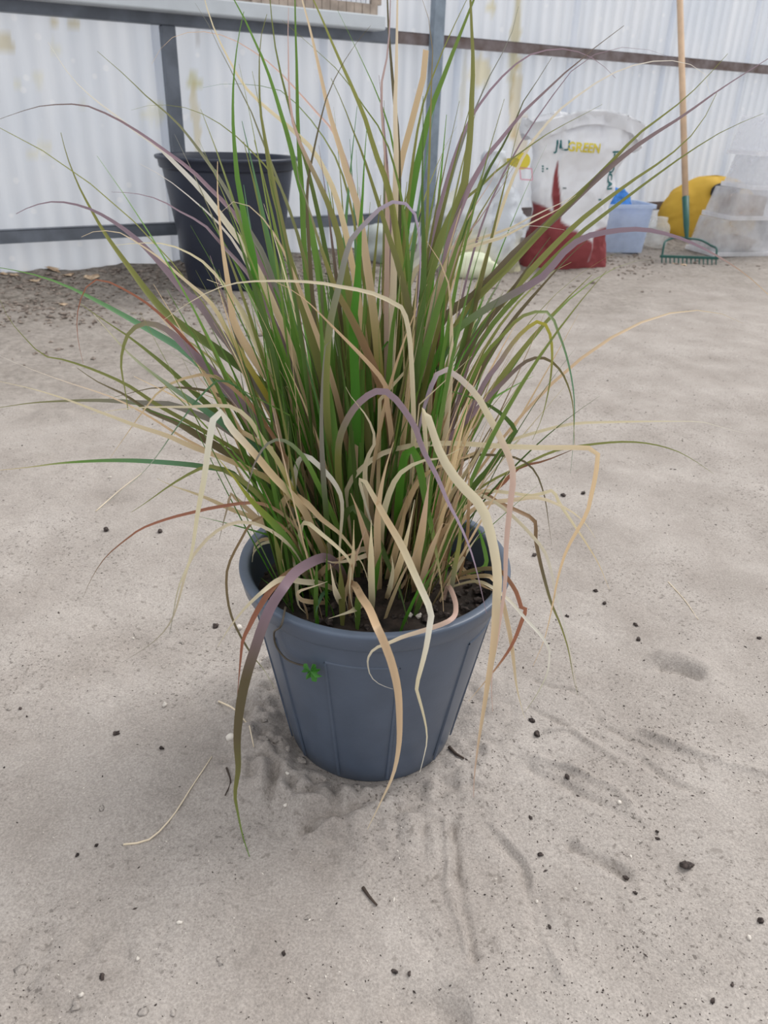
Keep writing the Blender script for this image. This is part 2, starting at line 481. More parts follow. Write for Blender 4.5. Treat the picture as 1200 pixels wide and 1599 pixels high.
def sheet(s0, s1, z0, z1, off):
    ns = int(round((s1 - s0) / .0095)); nz = int(round((z1 - z0) / .03))
    s = np.linspace(s0, s1, ns + 1); z = np.linspace(z0, z1, nz + 1)
    SS, ZZ = np.meshgrid(s, z)
    OO = off + (.0026 + .0044 * sstep(.9, 2.6, SS)) * np.sin(SS * 2 * math.pi / .076) + .004 * vnoise(SS * 3, ZZ * 2, 61)
    P = W0 + WDIR * SS[..., None] - WN * OO[..., None] + ZUP * ZZ[..., None]
    i = np.arange((nz + 1) * (ns + 1)).reshape(nz + 1, ns + 1)
    q = np.stack([i[:-1, :-1], i[:-1, 1:], i[1:, 1:], i[1:, :-1]], -1).reshape(-1, 4)
    o = me_obj('corrugated_sheet', P.reshape(-1, 3), [tuple(a) for a in q.tolist()], M_SHEET, wall)
    c = np.ones((*SS.shape, 3))
    for a, b, ra, rb, colr in STAINS:
        d = np.sqrt(((SS - a) / ra) ** 2 + ((ZZ - b) / rb) ** 2) + .55 * vnoise(SS * 30, ZZ * 30, 66) + .3 * vnoise(SS * 80, ZZ * 60, 67)
        w = sstep(1.15, .75, d)[..., None]
        c = c * (1 - w) + c * w * colr
    set_col(o, c.reshape(-1, 3))
PW = .76
for i, s0 in enumerate(np.arange(-1.52, 7.5, PW)):
    sheet(s0 - .038, s0 + PW + .006, -.06, 1.0, -.010 + .003 * (i % 2))
    sheet(s0 - .038, s0 + PW + .006, .965, 2.5, -.004 + .003 * (i % 2))

S_L, S_R = -1.5, 7.6
s_mid = wall_hit(610, 60)[0]
b = MB()      # dark beam under the ledge
b.obox(WP(S_L, .955, .06), WDIR * (s_mid - S_L), WN * .055, ZUP * .062)
bevel(b.build('top_beam', M_RAIL, wall), .004)
b = MB()      # angle iron further along
b.obox(WP(s_mid, .958, .045), WDIR * (S_R - s_mid), WN * .004, ZUP * .05); b.obox(WP(s_mid, 1.004, .045), WDIR * (S_R - s_mid), WN * .04, ZUP * .004)
b.build('top_rail', M_RUST, wall)
b = MB()      # low rail: an angle with a pale dusty ledge
s_r2 = wall_hit(700, 340)[0]
b.obox(WP(S_L, .165, .05), WDIR * (s_r2 - S_L), WN * .004, ZUP * .05); b.obox(WP(S_L, .211, .05), WDIR * (s_r2 - S_L), WN * .045, ZUP * .004)
b.build('low_rail', M_RAIL, wall)
b = MB()
b.obox(WP(s_r2, .165, .045), WDIR * (S_R - s_r2), WN * .004, ZUP * .045); b.obox(WP(s_r2, .206, .045), WDIR * (S_R - s_r2), WN * .04, ZUP * .004)
b.build('low_rail', M_RUST, wall)
# posts
def post(name, s, w, d, off, z0, z1, mat):
    b = MB(); b.obox(WP(s - w / 2, z0, off), WDIR * w, WN * d, ZUP * (z1 - z0))
    return bevel(b.build(name, mat, wall), .004)
sp1 = (wall_hit(264, 37, .05)[0] + wall_hit(279, 235, .05)[0]) / 2
post('steel_post', sp1, .055, .045, .054, -.05, .955, M_RAIL)
sp2 = wall_hit(684, 90, .09)[0]
post('galvanised_post', sp2, .062, .04, .092, -.05, 2.4, M_GALV)
post('steel_post', sp1 - 2.6 + 1.0, .055, .045, .054, -.05, .955, M_RAIL)
post('galvanised_post', sp2 + 3.3, .062, .04, .092, -.05, 2.4, M_GALV)
# white ledge with boarded vent above it
s_le = wall_hit(603, 40, .16)[0]
z_lb = wall_hit(596, 47, .16)[1]; z_lt = wall_hit(596, 24, .16)[1]
b = MB(); b.obox(WP(S_L, z_lb, .16), WDIR * (s_le - S_L), WN * .155, ZUP * (z_lt - z_lb))
bevel(b.build('ledge', M_LEDGE, wall), .005)
vent = MB(); vent.obox(WP(S_L, z_lt, .10), WDIR * (s_le - .012 - S_L), WN * .02, ZUP * .045)
ventf = vent.build('vent_frame', M_WOOD, wall)
s_v0 = wall_hit(395, 8, .12)[0]
sb = s_v0
while sb < s_le - .03:
    b = MB(); b.obox(WP(sb, z_lt, .118 + .002 * random.random()), WDIR * .0375, WN * .014, ZUP * .042)
    b.build('vent_board', M_WOOD, wall); sb += .040
b = MB(); b.obox(WP(s_le - .05, z_lt + .042, .118), WDIR * .05, WN * .02, ZUP * .5); b.build('vent_frame', M_WOOD, wall)
b = MB(); b.obox(WP(S_L, z_lt + .042, .118), WDIR * .25, WN * .02, ZUP * .5); b.build('vent_frame', M_WOOD, wall)
b = MB()
z0v = z_lt + .042
for k in range(120):
    s_ = S_L + .25 + (s_le - .05 - S_L - .25) * k / 119
    b.tube([WP(s_, z0v, .108), WP(s_, z0v + .5, .108)], .0012, 4, False)
for k in range(18):
    b.tube([WP(S_L + .25, z0v + .5 * k / 17, .106), WP(s_le - .05, z0v + .5 * k / 17, .106)], .0012, 4, False)
b.build('wire_mesh', M_WIRE, wall)

# ------------------------------------------------------------------ potted grass: pot
PZ = -.006                          # pot foot sits a little in the sand
RIM_Z = .238
def pot_r(z):                       # outer radius of the tapered body
    t = np.clip((z - PZ) / (RIM_Z - .020 - PZ), 0, 1)
    return .098 + .040 * t
plant = empty('potted_grass', (0, 0, 0))
tag(plant, 'blue-grey plastic pot of tall green, purple and straw-coloured ornamental grass', 'potted plant')
prof = [(0.0, 0.0), (.092, 0), (.096, .002), (.098, .006)]
for k in range(1, 9): prof.append((.098 + .040 * k / 8, .006 + (RIM_Z - .030 - PZ) * k / 8))
zt = RIM_Z - PZ
prof.append((.1385, zt - .0225))
rim_prof = [(.1375, zt - .0235), (.1435, zt - .0215), (.1455, zt - .019), (.1475, zt - .008), (.1490, zt - .003), (.1485, zt - .0008), (.1465, zt),
         (.1405, zt), (.1385, zt - .001), (.1365, zt - .004), (.1345, zt - .02)]
prof_in = [(.1345, zt - .02), (.1050, .06), (.094, .006), (0, .006)]
prof += prof_in
b = MB(); b.lathe(prof, (0, 0, PZ), 96)
pot = b.build('pot', M_POT, plant, True)
bm = bmesh.new(); bm.from_mesh(pot.data)
bmesh.ops.remove_doubles(bm, verts=bm.verts, dist=1e-5)
bmesh.ops.recalc_face_normals(bm, faces=bm.faces); bm.to_mesh(pot.data); bm.free()
pot.data.polygons.foreach_set('use_smooth', [True] * len(pot.data.polygons))
es = pot.modifiers.new('split', 'EDGE_SPLIT'); es.split_angle = math.radians(50)
b = MB(); b.lathe(rim_prof, (0, 0, PZ), 96); b.build('rim', M_POT, pot, True)
# moulded ribs down the pot
for deg in (-139, -110, -78, -41, -14, 20, 50, 80, 110, 140, 170, 200):
    a = math.radians(deg)
    V = []; Fs = []
    zs = np.linspace(.004, .188, 12)
    for z in zs:
        r = pot_r(z) - .0004
        da = .0020 / r
        for aa, rr in ((a - da, r), (a - da * .6, r + .0020), (a + da * .6, r + .0020), (a + da, r)):
            V.append((rr * math.cos(aa), rr * math.sin(aa), z))
    for i in range(len(zs) - 1):
        for j in range(3): Fs.append((i * 4 + j, i * 4 + j + 1, i * 4 + j + 5, i * 4 + j + 4))
    me_obj('rib', V, Fs, M_POT, pot, False)
for a0, a1 in ((-110, -78), (-41, -14), (50, 80), (140, 170)):
    V = []; Fs = []
    aa = np.radians(np.linspace(a0, a1, 14))
    for a in aa:
        for z, dr in ((.186, 0), (.1878, .0020), (.1894, .0020), (.1912, 0)):
            r = pot_r(z) - .0004 + dr
            V.append((r * math.cos(a), r * math.sin(a), z))
    for i in range(13):
        for j in range(3): Fs.append((i * 4 + j, (i + 1) * 4 + j, (i + 1) * 4 + j + 1, i * 4 + j + 1))
    me_obj('rib', V, Fs, M_POT, pot, False)
# soil
SOIL_Z = .196
V = []; Fs = []
nr, na = 26, 72
for i in range(nr):
    r = .1315 * i / (nr - 1)
    for j in range(na):
        a = 2 * math.pi * j / na
        x, y = r * math.cos(a), r * math.sin(a)
        V.append((x, y, SOIL_Z - .002 + float(.010 * abs(vnoise(x * 60, y * 60, 71)) + .006 * vnoise(x * 140, y * 140, 72)) + .012 * math.exp(-(r / .06) ** 2)))
for i in range(nr - 1):
    for j in range(na): Fs.append((i * na + j, i * na + (j + 1) % na, (i + 1) * na + (j + 1) % na, (i + 1) * na + j))
me_obj('soil', V, Fs, M_SOIL, plant)

def blob(c, r, seed, n1=6, n2=8, sq=(1, 1, 1), rot=0.0, rough=.45):
    V = []; Fs = []
    cr, sr = math.cos(rot), math.sin(rot)
    for i in range(n1 + 1):
        th = math.pi * i / n1
        for j in range(n2):
            ph = 2 * math.pi * j / n2
            d = np.array([math.sin(th) * math.cos(ph), math.sin(th) * math.sin(ph), math.cos(th)])
            k = r * (1 + rough * float(vnoise(d[0] * 1.7 + seed * 3.1, d[1] * 1.7 + d[2] * 2.3 + seed, 81) * 2))
            x, y, z = d * k * np.array(sq)
            V.append((c[0] + x * cr - y * sr, c[1] + x * sr + y * cr, c[2] + z))
    for i in range(n1):
        for j in range(n2): Fs.append((i * n2 + j, (i + 1) * n2 + j, (i + 1) * n2 + (j + 1) % n2, i * n2 + (j + 1) % n2))
    return V, Fs
b = MB()
for k in range(260):
    a = random.uniform(0, 6.283); r = .128 * math.sqrt(random.random())
    b.add(*blob((r * math.cos(a), r * math.sin(a), SOIL_Z + .004), random.uniform(.0018, .0055), k, 4, 5, (1.3, .9, .7), random.uniform(0, 6)))
bits = b.build('bark_mulch', M_DARKBIT, plant); bits['kind'] = 'stuff'
for u, v in ((640, 960), (655, 962), (475, 905)):
    p = at_z(u, v, SOIL_Z + .006)
    if math.hypot(p[0], p[1]) < .125:
        b = MB(); b.add(*blob(p, .003, u, 4, 6)); b.build('perlite_grain', M_PALEBIT, plant)

# ------------------------------------------------------------------ grass blades
CO = {'g': S(108, 144, 66), 'd': S(84, 108, 54), 'o': S(136, 138, 78), 'k': S(108, 98, 72), 't': S(222, 194, 156), 'c': S(226, 212, 180),
      'w': S(232, 226, 214), 'p': S(152, 130, 140), 'l': S(184, 164, 184), 'r': S(166, 110, 88), 'a': S(140, 138, 126), 'y': S(178, 168, 66),
      'b': S(100, 140, 106), 'n': S(146, 118, 86), 'i': S(212, 180, 166), 'G': S(84, 142, 46)}
TR = """
bbbg 10 .03: 560,880 430,700 350,610 290,550 235,517 170,480 100,445 50,428 -12,416
ddo 8 -.02: 540,890 420,720 355,660 300,610 265,577 200,525 162,500 125,474
gbbc 9 -.04: 540,900 440,730 385,690 340,655 300,627 250,592 205,556 172,520 146,490
ooo 5 -.06: 530,890 420,740 330,680 242,630 200,602 150,579 100,562 70,556 55,545 32,520 15,500 0,468
kkk 11 -.05: 540,900 450,760 400,725 360,710 325,690 300,675 275,660 232,642 195,617 150,595 121,575
dkaao 8 -.06: 530,890 450,750 400,705 330,655 295,642 272,632 225,629 162,625 100,626 50,629 -5,637
tycc 6 -.10: 540,910 470,790 430,712 407,682 390,655 365,636 337,633 300,635 225,636 175,641 142,647
ttttwcca 9 -.16: 530,900 490,830 470,790 425,742 400,712 380,690 360,668 347,647 342,643 335,652 329,680 319,750 310,797 297,875 280,915 265,990
tttw 4 -.08: 520,890 450,760 370,725 290,685 225,645 175,620 100,595 37,572 -8,552
gytcc 7 -.09: 530,900 470,800 425,752 350,715 300,697 262,680 212,664 175,650 140,637 100,622 50,607 -8,594
ggdbgt 6 -.06: 520,900 440,830 412,787 387,762 360,737 320,729 300,726 225,720 175,719 125,721 87,724 50,729 -8,735
ddoo 6 -.08: 510,900 420,790 370,745 330,728 317,730 275,752 225,787 205,800
ttrrk 4 -.10: 520,910 470,830 430,795 400,785 337,792 305,799 262,810 220,826 200,840 165,870 142,905 131,930
ttc 6 -.05: 500,910 450,860 400,812 362,796 325,779 300,769 270,759 245,747
ttta 6 -.04: 500,920 450,850 400,807 362,772 359,770 357,785 350,812 342,845
ccca 4 -.10: 500,920 440,840 392,816 362,817 345,825 325,840 310,857 297,875 267,970 240,1002 190,1035
nnko 3 -.10: 490,920 450,830 410,806 392,817 377,842 362,870 355,890 354,920 360,957 375,992 390,1017 415,1050 430,1075
npppkkog 13 -.16: 540,915 530,885 508,870 484,878 460,894 | 440,920 424,944 410,976 400,1006 390,1036 382,1065 375,1100 370,1155 372,1200 370,1215 367,1242 371,1267 379,1305 390,1338
kkrr 8 -.14: 500,920 465,890 445,900 | 420,926 400,958 386,986 380,998 376,1030 373,1062 371,1085
tccc 7 -.15: 530,930 504,912 472,908 440,904 | 410,924 390,942 362,975 340,1010
cct 6 -.05: 520,910 512,840 500,806 472,809 458,814 446,828 440,848 440,868 446,896
cc 8 -.06: 470,920 458,870 454,852 458,868 464,892 463,920 466,944 478,958
ggggap 7 -.12: 560,900 540,850 517,797 497,755 482,725 472,710 450,690 432,686 415,695 402,715 397,725 385,770 381,790
wwwwcc 8 -.10: 505,900 462,800 462,740 470,716 477,712 500,730 520,752 532,775 534,797 532,830 530,864 531,890 538,924 544,955
tccc 6 -.09: 500,910 470,850 472,822 478,816 504,836 530,858 546,876 548,892 546,920 550,944 556,964
tttc 8 -.08: 500,900 440,790 455,772 480,786 500,808 530,832 550,856 568,884 576,910
ttttc 10 -.20: 535,925 545,915 552,912 564,932 576,950 | 590,982 594,990 610,1030 621,1075 624,1120 623,1165 614,1210 596,1250 574,1295
twwctcwccw 9v -.20: 595,905 590,850 572,790 563,748 568,748 580,768 606,814 628,852 648,896 666,936 | 674,956 672,975 666,1012 657,1048 651,1075 657,1097 666,1136 667,1158 662,1183 656,1206
iiicw 6 -.13: 690,930 700,915 712,945 | 702,969 666,983 630,994 605,1005 585,1013 576,1025 575,1041 580,1057 594,1069 614,1076
gddd 8 -.10: 560,900 535,850 540,802 552,792 568,810 590,842 610,888 624,920 632,948 637,974
gGGgt 10 -.10: 630,900 622,790 636,705 646,702 655,725 666,784 674,820 682,864 688,900 692,936 693,955
goopplp 8 -.18: 540,900 530,760 530,690 540,660 560,630 585,612 600,610 617,622 635,645 650,670 660,700 684,746 700,784 716,814 732,850 744,888 752,922 | 760,958
ccccctti 12v -.20: 670,905 668,740 663,650 664,637 675,670 687,705 707,740 730,767 752,790 766,830 776,880 778,910 | 776,940 774,980 770,1020 765,1050 757,1102 747,1165 741,1215 740,1245
tcllciiii 8v -.17: 640,890 650,700 675,600 690,577 705,579 720,592 745,617 762,647 780,680 795,712 802,740 797,790 791,852 789,915 | 782,965 777,1002 770,1040 768,1075 770,1112
tcccctttt 6 -.05: 560,900 542,765 570,727 600,707 637,697 695,692 790,697 850,699 908,699 932,702 934,708 931,740 922,782 917,802 900,832 885,860 872,902 862,952 850,1000 833,1040
ttccw 4 -.04: 640,890 680,740 750,705 800,687 850,672 895,662 967,659 1054,658 1098,659 1127,667 1165,677
nooo 3 .02: 650,880 740,770 820,725 870,703 908,696 967,690 1010,692 1054,703 1083,718 1115,740
knrk 5 .0: 660,890 720,800 780,760 812,730 850,720 895,702 908,696
oppppyoo 6 -.03: 650,880 690,740 730,655 750,612 762,590 780,567 800,537 820,515 840,502 847,502 857,515 862,537 862,575 855,620 845,657 832,687
gggobb 6 -.04: 650,880 700,680 730,610 762,550 790,520 812,497 832,489 850,486 862,495 872,520 882,547 892,587 897,625 897,662 895,700 891,740
dddoppko 7 -.06: 650,890 680,730 705,680 730,655 757,625 785,597 807,575 825,562 840,558 857,561 875,577 887,600 895,630 897,675 898,697
dddddg 7 -.02: 690,900 740,760 762,735 797,685 806,672 800,663 782,645 757,629 735,620 700,610 668,608
knnkoo 6 -.05: 670,890 720,780 750,770 782,787 812,800 835,814 836,840 842,872 852,912 862,945 875,975 887,1012 892,1037 897,1065 903,1085
cccwc 4 -.05: 690,900 730,770 775,785 800,805 830,835 850,860 860,887 870,935 882,977 890,1015 897,1050 902,1078
ccwwo 4 -.08: 700,910 740,908 770,918 | 795,937 820,965 847,995 857,1012 858,1020 855,1050 840,1082 820,1112
nkrrt 5 -.08: 700,905 740,890 780,890 | 792,902 807,925 817,952 822,950 817,965 800,1007 780,1037 760,1062 732,1095
tttc 6 -.08: 700,915 745,900 775,910 | 792,970 800,1015 807,1072 815,1105 820,1122
ccct 4 .0: 680,880 720,780 750,767 800,770 832,774 862,766 865,766 872,782 895,817 915,847 935,880 952,920
ttcc 5 .0: 680,890 740,795 807,780 840,777 870,787 895,800 917,820 930,840
kkk 3 .0: 670,880 705,735 740,712 775,711 812,717 835,735 850,772 857,815 862,850
ddooo 9 .05: 620,880 665,620 700,530 740,470 790,420 860,345 933,275 1000,207 1050,170 1090,135 1137,84
ddkkp 10 .05: 600,870 650,620 695,495 740,462 780,422 800,400 867,340 943,270 1000,224 1067,181 1123,141 1206,88
ddkoo 8 .04: 640,870 690,640 740,530 800,455 900,350 987,283 1040,247 1078,214 1100,185 1120,145
ggoo 6 .05: 660,880 700,640 760,520 830,440 900,370 960,323 1017,280 1073,240 1133,203 1193,177
gGGgpppt 8.5 .02: 610,880 640,680 700,530 760,482 800,460 850,430 880,395 910,372 950,362 1000,358 1040,365 1083,380 1133,407 1167,430 1205,464
dkk 7 .03: 650,880 700,680 750,580 800,502 850,443 890,400 920,372
gycccw 6 .05: 610,870 625,560 645,430 670,402 720,382 750,372 800,355 837,335 875,318 930,285
ttcc 8 .04: 640,880 660,580 690,430 715,392 775,375 825,350 875,325 900,305
tccw 3 .05: 640,880 670,560 715,400 790,365 820,350 850,354 882,359
ddGgoo 11 .03: 620,880 660,480 690,370 722,300 730,250 735,200 737,150 739,100 737,50 735,0 732,-60 728,-150
gGGgo 11 .06: 600,870 620,450 650,262 662,212 672,170 685,140 700,100 720,50 735,12 760,-50 795,-140
ooo 5 .06: 610,870 630,400 650,220 662,160 680,110 700,60 722,15 745,-35 768,-90
tttt 10 .04: 590,870 600,500 617,312 625,257 637,212 650,162 660,125 665,78
odkk 8 .06: 600,870 618,500 622,350 622,250 620,200 615,150 611,100 607,50 605,0 600,-70 594,-170
tccc 8 .05: 610,880 612,560 617,350 619,225 617,175 619,125 620,62 621,0 622,-60 625,-160
tiip 6 .05: 600,880 604,520 605,275 600,212 596,162 597,125 605,88 609,40 610,0 612,-50 614,-110
ddoooo 10 .03: 640,890 640,560 620,360 605,285 587,237 572,187 557,150 540,112 525,80 507,37 490,0 470,-50 435,-140
kkkoo 9 .0: 630,890 650,600 642,500 630,445 620,407 605,362 592,320 580,282 565,237 550,200 535,160 517,122
ggytttc 12 .03: 600,880 590,560 570,400 555,312 542,275 532,237 522,205 512,170 502,125 492,80 482,37 472,0 458,-60 440,-120
ddggg 7 .04: 530,870 490,560 475,375 472,300 467,225 465,175 464,112 462,50 461,0 460,-60 458,-150
kdooooii 9 .02: 590,890 565,600 535,395 520,337 505,300 475,237 460,200 452,150 451,100 450,50 451,12
odo 6 .03: 560,880 520,460 480,260 454,175 445,137 435,100 427,50 422,0 418,-50 412,-110
dgggg 8 .03: 550,870 510,500 480,330 465,275 452,220 440,180 427,137 412,95 397,62 380,25 366,0 345,-40 318,-85
GGGGgg 10 .0: 510,880 450,640 412,500 400,450 395,400 385,357 377,312 371,280 367,237 364,187 365,125 372,62 381,18
dgooo 10 .0: 560,880 510,620 457,425 445,380 437,337 427,300 420,262 415,225 407,175 405,125 407,62 417,22
ttttccc 8 .06: 610,880 575,560 530,320 510,270 490,235 462,207 437,185 407,160 387,140 370,115 355,87 340,57 330,32 320,0 308,-50 296,-100
ddooa 4 .05: 550,880 480,420 430,270 407,212 395,180 375,140 362,112 345,80 325,37 305,5
nnppiit 4 .10: 600,870 575,400 540,250 520,205 500,182 455,132 425,102 395,80 362,61 330,51 300,50 272,57 252,75 237,100
dooob 4 .08: 600,880 565,420 530,260 495,200 470,170 445,145 412,135 375,131 340,132 317,137
oooo 3 .08: 560,880 480,430 440,295 407,250 387,230 360,205 330,185 300,171 262,164 230,165 205,172
ddgaao 7 .05: 530,880 470,600 412,400 390,362 375,337 355,300 340,275 320,247 300,220 275,190 250,168 225,147 200,122 175,100 152,80
ttttcwww 8 .06: 540,890 460,560 385,390 360,357 340,330 325,310 300,282 275,257 250,232 212,205 180,180 150,157 125,135 105,112 87,85 75,66
ddooppk 6 .06: 530,880 440,500 370,340 330,297 300,267 260,237 225,212 190,190 160,175 130,164 100,163 62,166 25,177 -6,188
dddoodoo 11 .02: 530,880 462,660 405,597 337,545 300,520 265,495 250,480 225,450 207,425 185,395 162,362 142,327 125,295 105,245 95,207
ddddaapp 10 .01: 530,890 430,650 360,540 337,512 312,475 287,455 262,425 240,400 215,375 190,355 162,337 137,325 107,317 82,315 50,322 25,334
ktppp 8 .02: 540,890 455,570 385,425 362,400 340,375 325,357 300,340 280,330 255,315 230,306 200,301 174,300
tcww 5 .03: 540,890 440,530 370,385 347,355 330,337 305,315 275,290 245,270 217,255
ttccc 8 .0: 530,890 440,620 380,490 350,445 335,427 312,405 300,398 275,386 250,380 212,380 180,383
ttycc 8 -.02: 530,900 440,660 355,515 340,487 325,467 305,450 275,425 250,403 207,374 190,364 162,360 145,362 127,370
dooirrr 5 -.03: 510,900 380,650 290,530 250,490 225,470 200,455 175,442 155,436 140,442 130,457 122,482 120,512 125,547 130,567
kkkkppoo 12 -.05: 540,900 450,720 415,672 390,645 355,610 325,575 295,547 270,522 255,512 237,505 220,506 210,512 200,522 192,545 189,567 192,592 196,612 200,640
gytttt 11 .0: 540,890 475,670 440,610 412,580 390,547 380,532 365,500 360,462 352,412 345,362 340,300 340,252
ttnttc 7 -.03: 580,890 520,600 455,420 442,390 425,360 407,337 385,319 370,314 355,320 345,332
cccccc 6 -.12: 630,890 645,620 628,482 607,469 575,456 537,449 500,442 450,439 412,439 375,441 340,450 300,470 255,500
dooooall 8.5 -.10: 540,890 510,620 515,512 530,445 540,400 550,372 570,350 595,325 620,314 632,317 645,327 652,350 656,380 657,412 655,450 650,495
GGGGg 11 -.04: 565,890 556,640 552,500 556,462 560,412 562,362 566,312 569,255 573,200
kknnoa 10 -.06: 625,895 605,640 570,542 545,490 525,452 510,412 495,367 480,317 467,282 462,250
ggaaa 7 -.12: 515,895 502,690 503,600 506,560 511,530 518,524 524,532 528,556
ttttt 7 -.08: 620,890 612,680 605,630 602,600 585,577 560,550 532,522 510,500 485,475 455,452 430,440
ttccc 7 -.08: 575,890 570,760 572,718 585,690 578,660 563,637 550,622 540,604
odbaa 5 .08: 620,870 690,340 735,187 747,160 762,125 780,92 792,70 805,35 810,10
okppppp 5 .08: 630,870 670,400 720,217 737,182 755,155 775,130 800,105 825,87 850,79 875,76 900,80 913,84 937,98 962,122
dkppppk 8 .06: 640,880 690,420 732,295 750,262 765,237 785,215 807,187 825,167 850,145 875,120 900,100 920,82 975,40
ddddk 7 .05: 650,880 700,450 755,282 772,250 790,220 807,185 817,160 837,130 862,90
dgooo 5 .05: 650,880 690,420 720,320 750,292 770,272 795,252 825,230 862,205 900,185 941,163
trrip 6 .03: 660,890 695,480 722,377 735,360 755,335 772,307 790,282 805,257
ttii 6 .04: 650,880 690,450 730,340 745,317 760,297 772,272 782,250
ntccww 4 .10: 650,870 760,400 820,240 871,175 902,150 937,126 972,108 1007,98 1042,94 1077,100 1098,110 1109,147
kppp 3 .10: 650,870 760,330 870,140 910,95 948,79 986,73 1018,79 1053,91
dgggg 5 .03: 625,880 635,420 612,215 595,160 580,125 562,87 552,67 540,40 527,15
dggo 4 .03: 640,880 635,360 607,230 590,195 562,157 535,117 512,95 487,72 462,50 441,32
dakkk 5 .0: 530,890 485,420 480,295 487,250 495,212 502,182 512,147 527,115 540,92 562,60 579,40
nkpp 6 .02: 610,880 612,420 605,250 600,200 596,150 592,117
kkddd 9 -.06: 640,900 645,640 655,525 662,437 662,375 660,325 660,275 661,212 661,150
tcct 7 -.06: 680,900 705,560 701,445 695,422 682,400 667,377
goon 4 .05: 640,880 665,400 675,105 676,55 672,37 660,0 652,-25
ggGg 8 .0: 660,890 688,700 690,600 693,480 702,390
ddkk 10 .02: 650,890 690,700 712,585 740,530 780,480 830,410 860,370
nkpn 6 .0: 670,890 700,690 715,630 727,587 740,550 760,515 775,480
ggbw 3 -.06: 500,900 450,720 390,620 345,592 330,602 307,625 292,645 267,680 245,712 219,742 150,800
ttrtt 5 -.06: 520,900 450,720 380,620 330,585 307,586 257,604 225,640 200,675 172,715
ddkkk 5 -.03: 510,900 450,740 390,650 330,612 305,607 275,605 230,607 200,615 170,622
dgg 8 -.05: 490,905 440,800 400,745 372,715 360,700 350,675
dgg 8 -.03: 500,900 440,780 405,720 380,690 365,655
ggy 9 -.08: 500,920 460,860 425,815 395,785 365,745 340,715
GGg 11 -.02: 530,890 470,650 440,560 425,490 415,430
dGg 11 .0: 540,890 490,640 460,520 440,440 432,400
Ggg 10 -.05: 550,900 520,660 505,560 500,480 492,420
dgg 9 .0: 600,890 605,640 612,520 628,430 640,360
ddg 9 .02: 600,890 620,640 632,520 640,430 636,340
tcc 8 -.08: 590,910 600,800 625,740 660,720 690,715 720,700
tttt 8 -.06: 590,905 630,800 660,745 700,722 735,712
ttt 9 -.08: 600,920 590,800 600,740 615,690
tct 7 -.10: 545,935 548,900 552,870 553,812
ttc 8 -.10: 610,930 625,880 640,820 648,780
tti 12 -.09: 640,920 650,870 655,845 664,790 672,740
aod 6 -.08: 700,925 712,880 718,850 722,800 728,780
ggG 5 -.06: 720,900 760,880 755,850 745,820
nnt 4 -.08: 705,915 715,905 730,840 732,800 733,720 733,690
ttt 4 -.07: 650,890 700,870 740,905 775,925
ccc 7 -.08: 570,905 552,868 566,857 589,859 572,867 545,875 518,878 500,868
ccc 8 -.08: 581,950 581,920 580,870 580,812
ccc 7 -.08: 530,955 522,915 516,880
tcc 6 -.08: 570,944 545,956 513,966
ttc 6 -.08: 505,935 470,935 466,925 490,916 512,908
ttt 8 -.08: 520,910 500,898 520,880 560,860
bbb 6 -.08: 520,925 504,930 496,948 493,962
tcc 6 -.08: 600,945 610,915 614,890 612,868
ttt 5 -.06: 660,900 690,872 705,880 718,912
ttc 5 -.02: 480,880 440,852 415,842 400,850 395,868
ccc 4 -.03: 490,890 450,850 425,846 410,849 397,862 394,878
ttt 9 -.08: 590,920 575,850 560,800 548,770
ttn 9 -.08: 610,915 620,850 632,800 640,760
"""
def catmull(P, n):
    P = np.asarray(P, float)
    d = np.sqrt(np.linalg.norm(np.diff(P, axis=0), axis=1)) + 1e-6
    t = np.concatenate([[0], np.cumsum(d)])
    E0 = 2 * P[0] - P[1]; E1 = 2 * P[-1] - P[-2]
    PP = np.vstack([E0, P, E1]); TT = np.concatenate([[-d[0]], t, [t[-1] + d[-1]]])
    L = np.concatenate([[0], np.cumsum(np.linalg.norm(np.diff(P, axis=0), axis=1))])
    out = []
    for s in np.linspace(0, L[-1], n):
        k = min(max(np.searchsorted(L, s) - 1, 0), len(P) - 2)
        f = (s - L[k]) / max(L[k + 1] - L[k], 1e-9)
        p0, p1, p2, p3 = PP[k], PP[k + 1], PP[k + 2], PP[k + 3]
        t0, t1, t2, t3 = TT[k], TT[k + 1], TT[k + 2], TT[k + 3]
        x = t1 + f * (t2 - t1)
        A1 = (t1 - x) / (t1 - t0) * p0 + (x - t0) / (t1 - t0) * p1
        A2 = (t2 - x) / (t2 - t1) * p1 + (x - t1) / (t2 - t1) * p2
        A3 = (t3 - x) / (t3 - t2) * p2 + (x - t2) / (t3 - t2) * p3
        B1 = (t2 - x) / (t2 - t0) * A1 + (x - t0) / (t2 - t0) * A2
        B2 = (t3 - x) / (t3 - t1) * A2 + (x - t1) / (t3 - t1) * A3
        out.append((t2 - x) / (t2 - t1) * B1 + (x - t1) / (t2 - t1) * B2)
    return np.array(out)

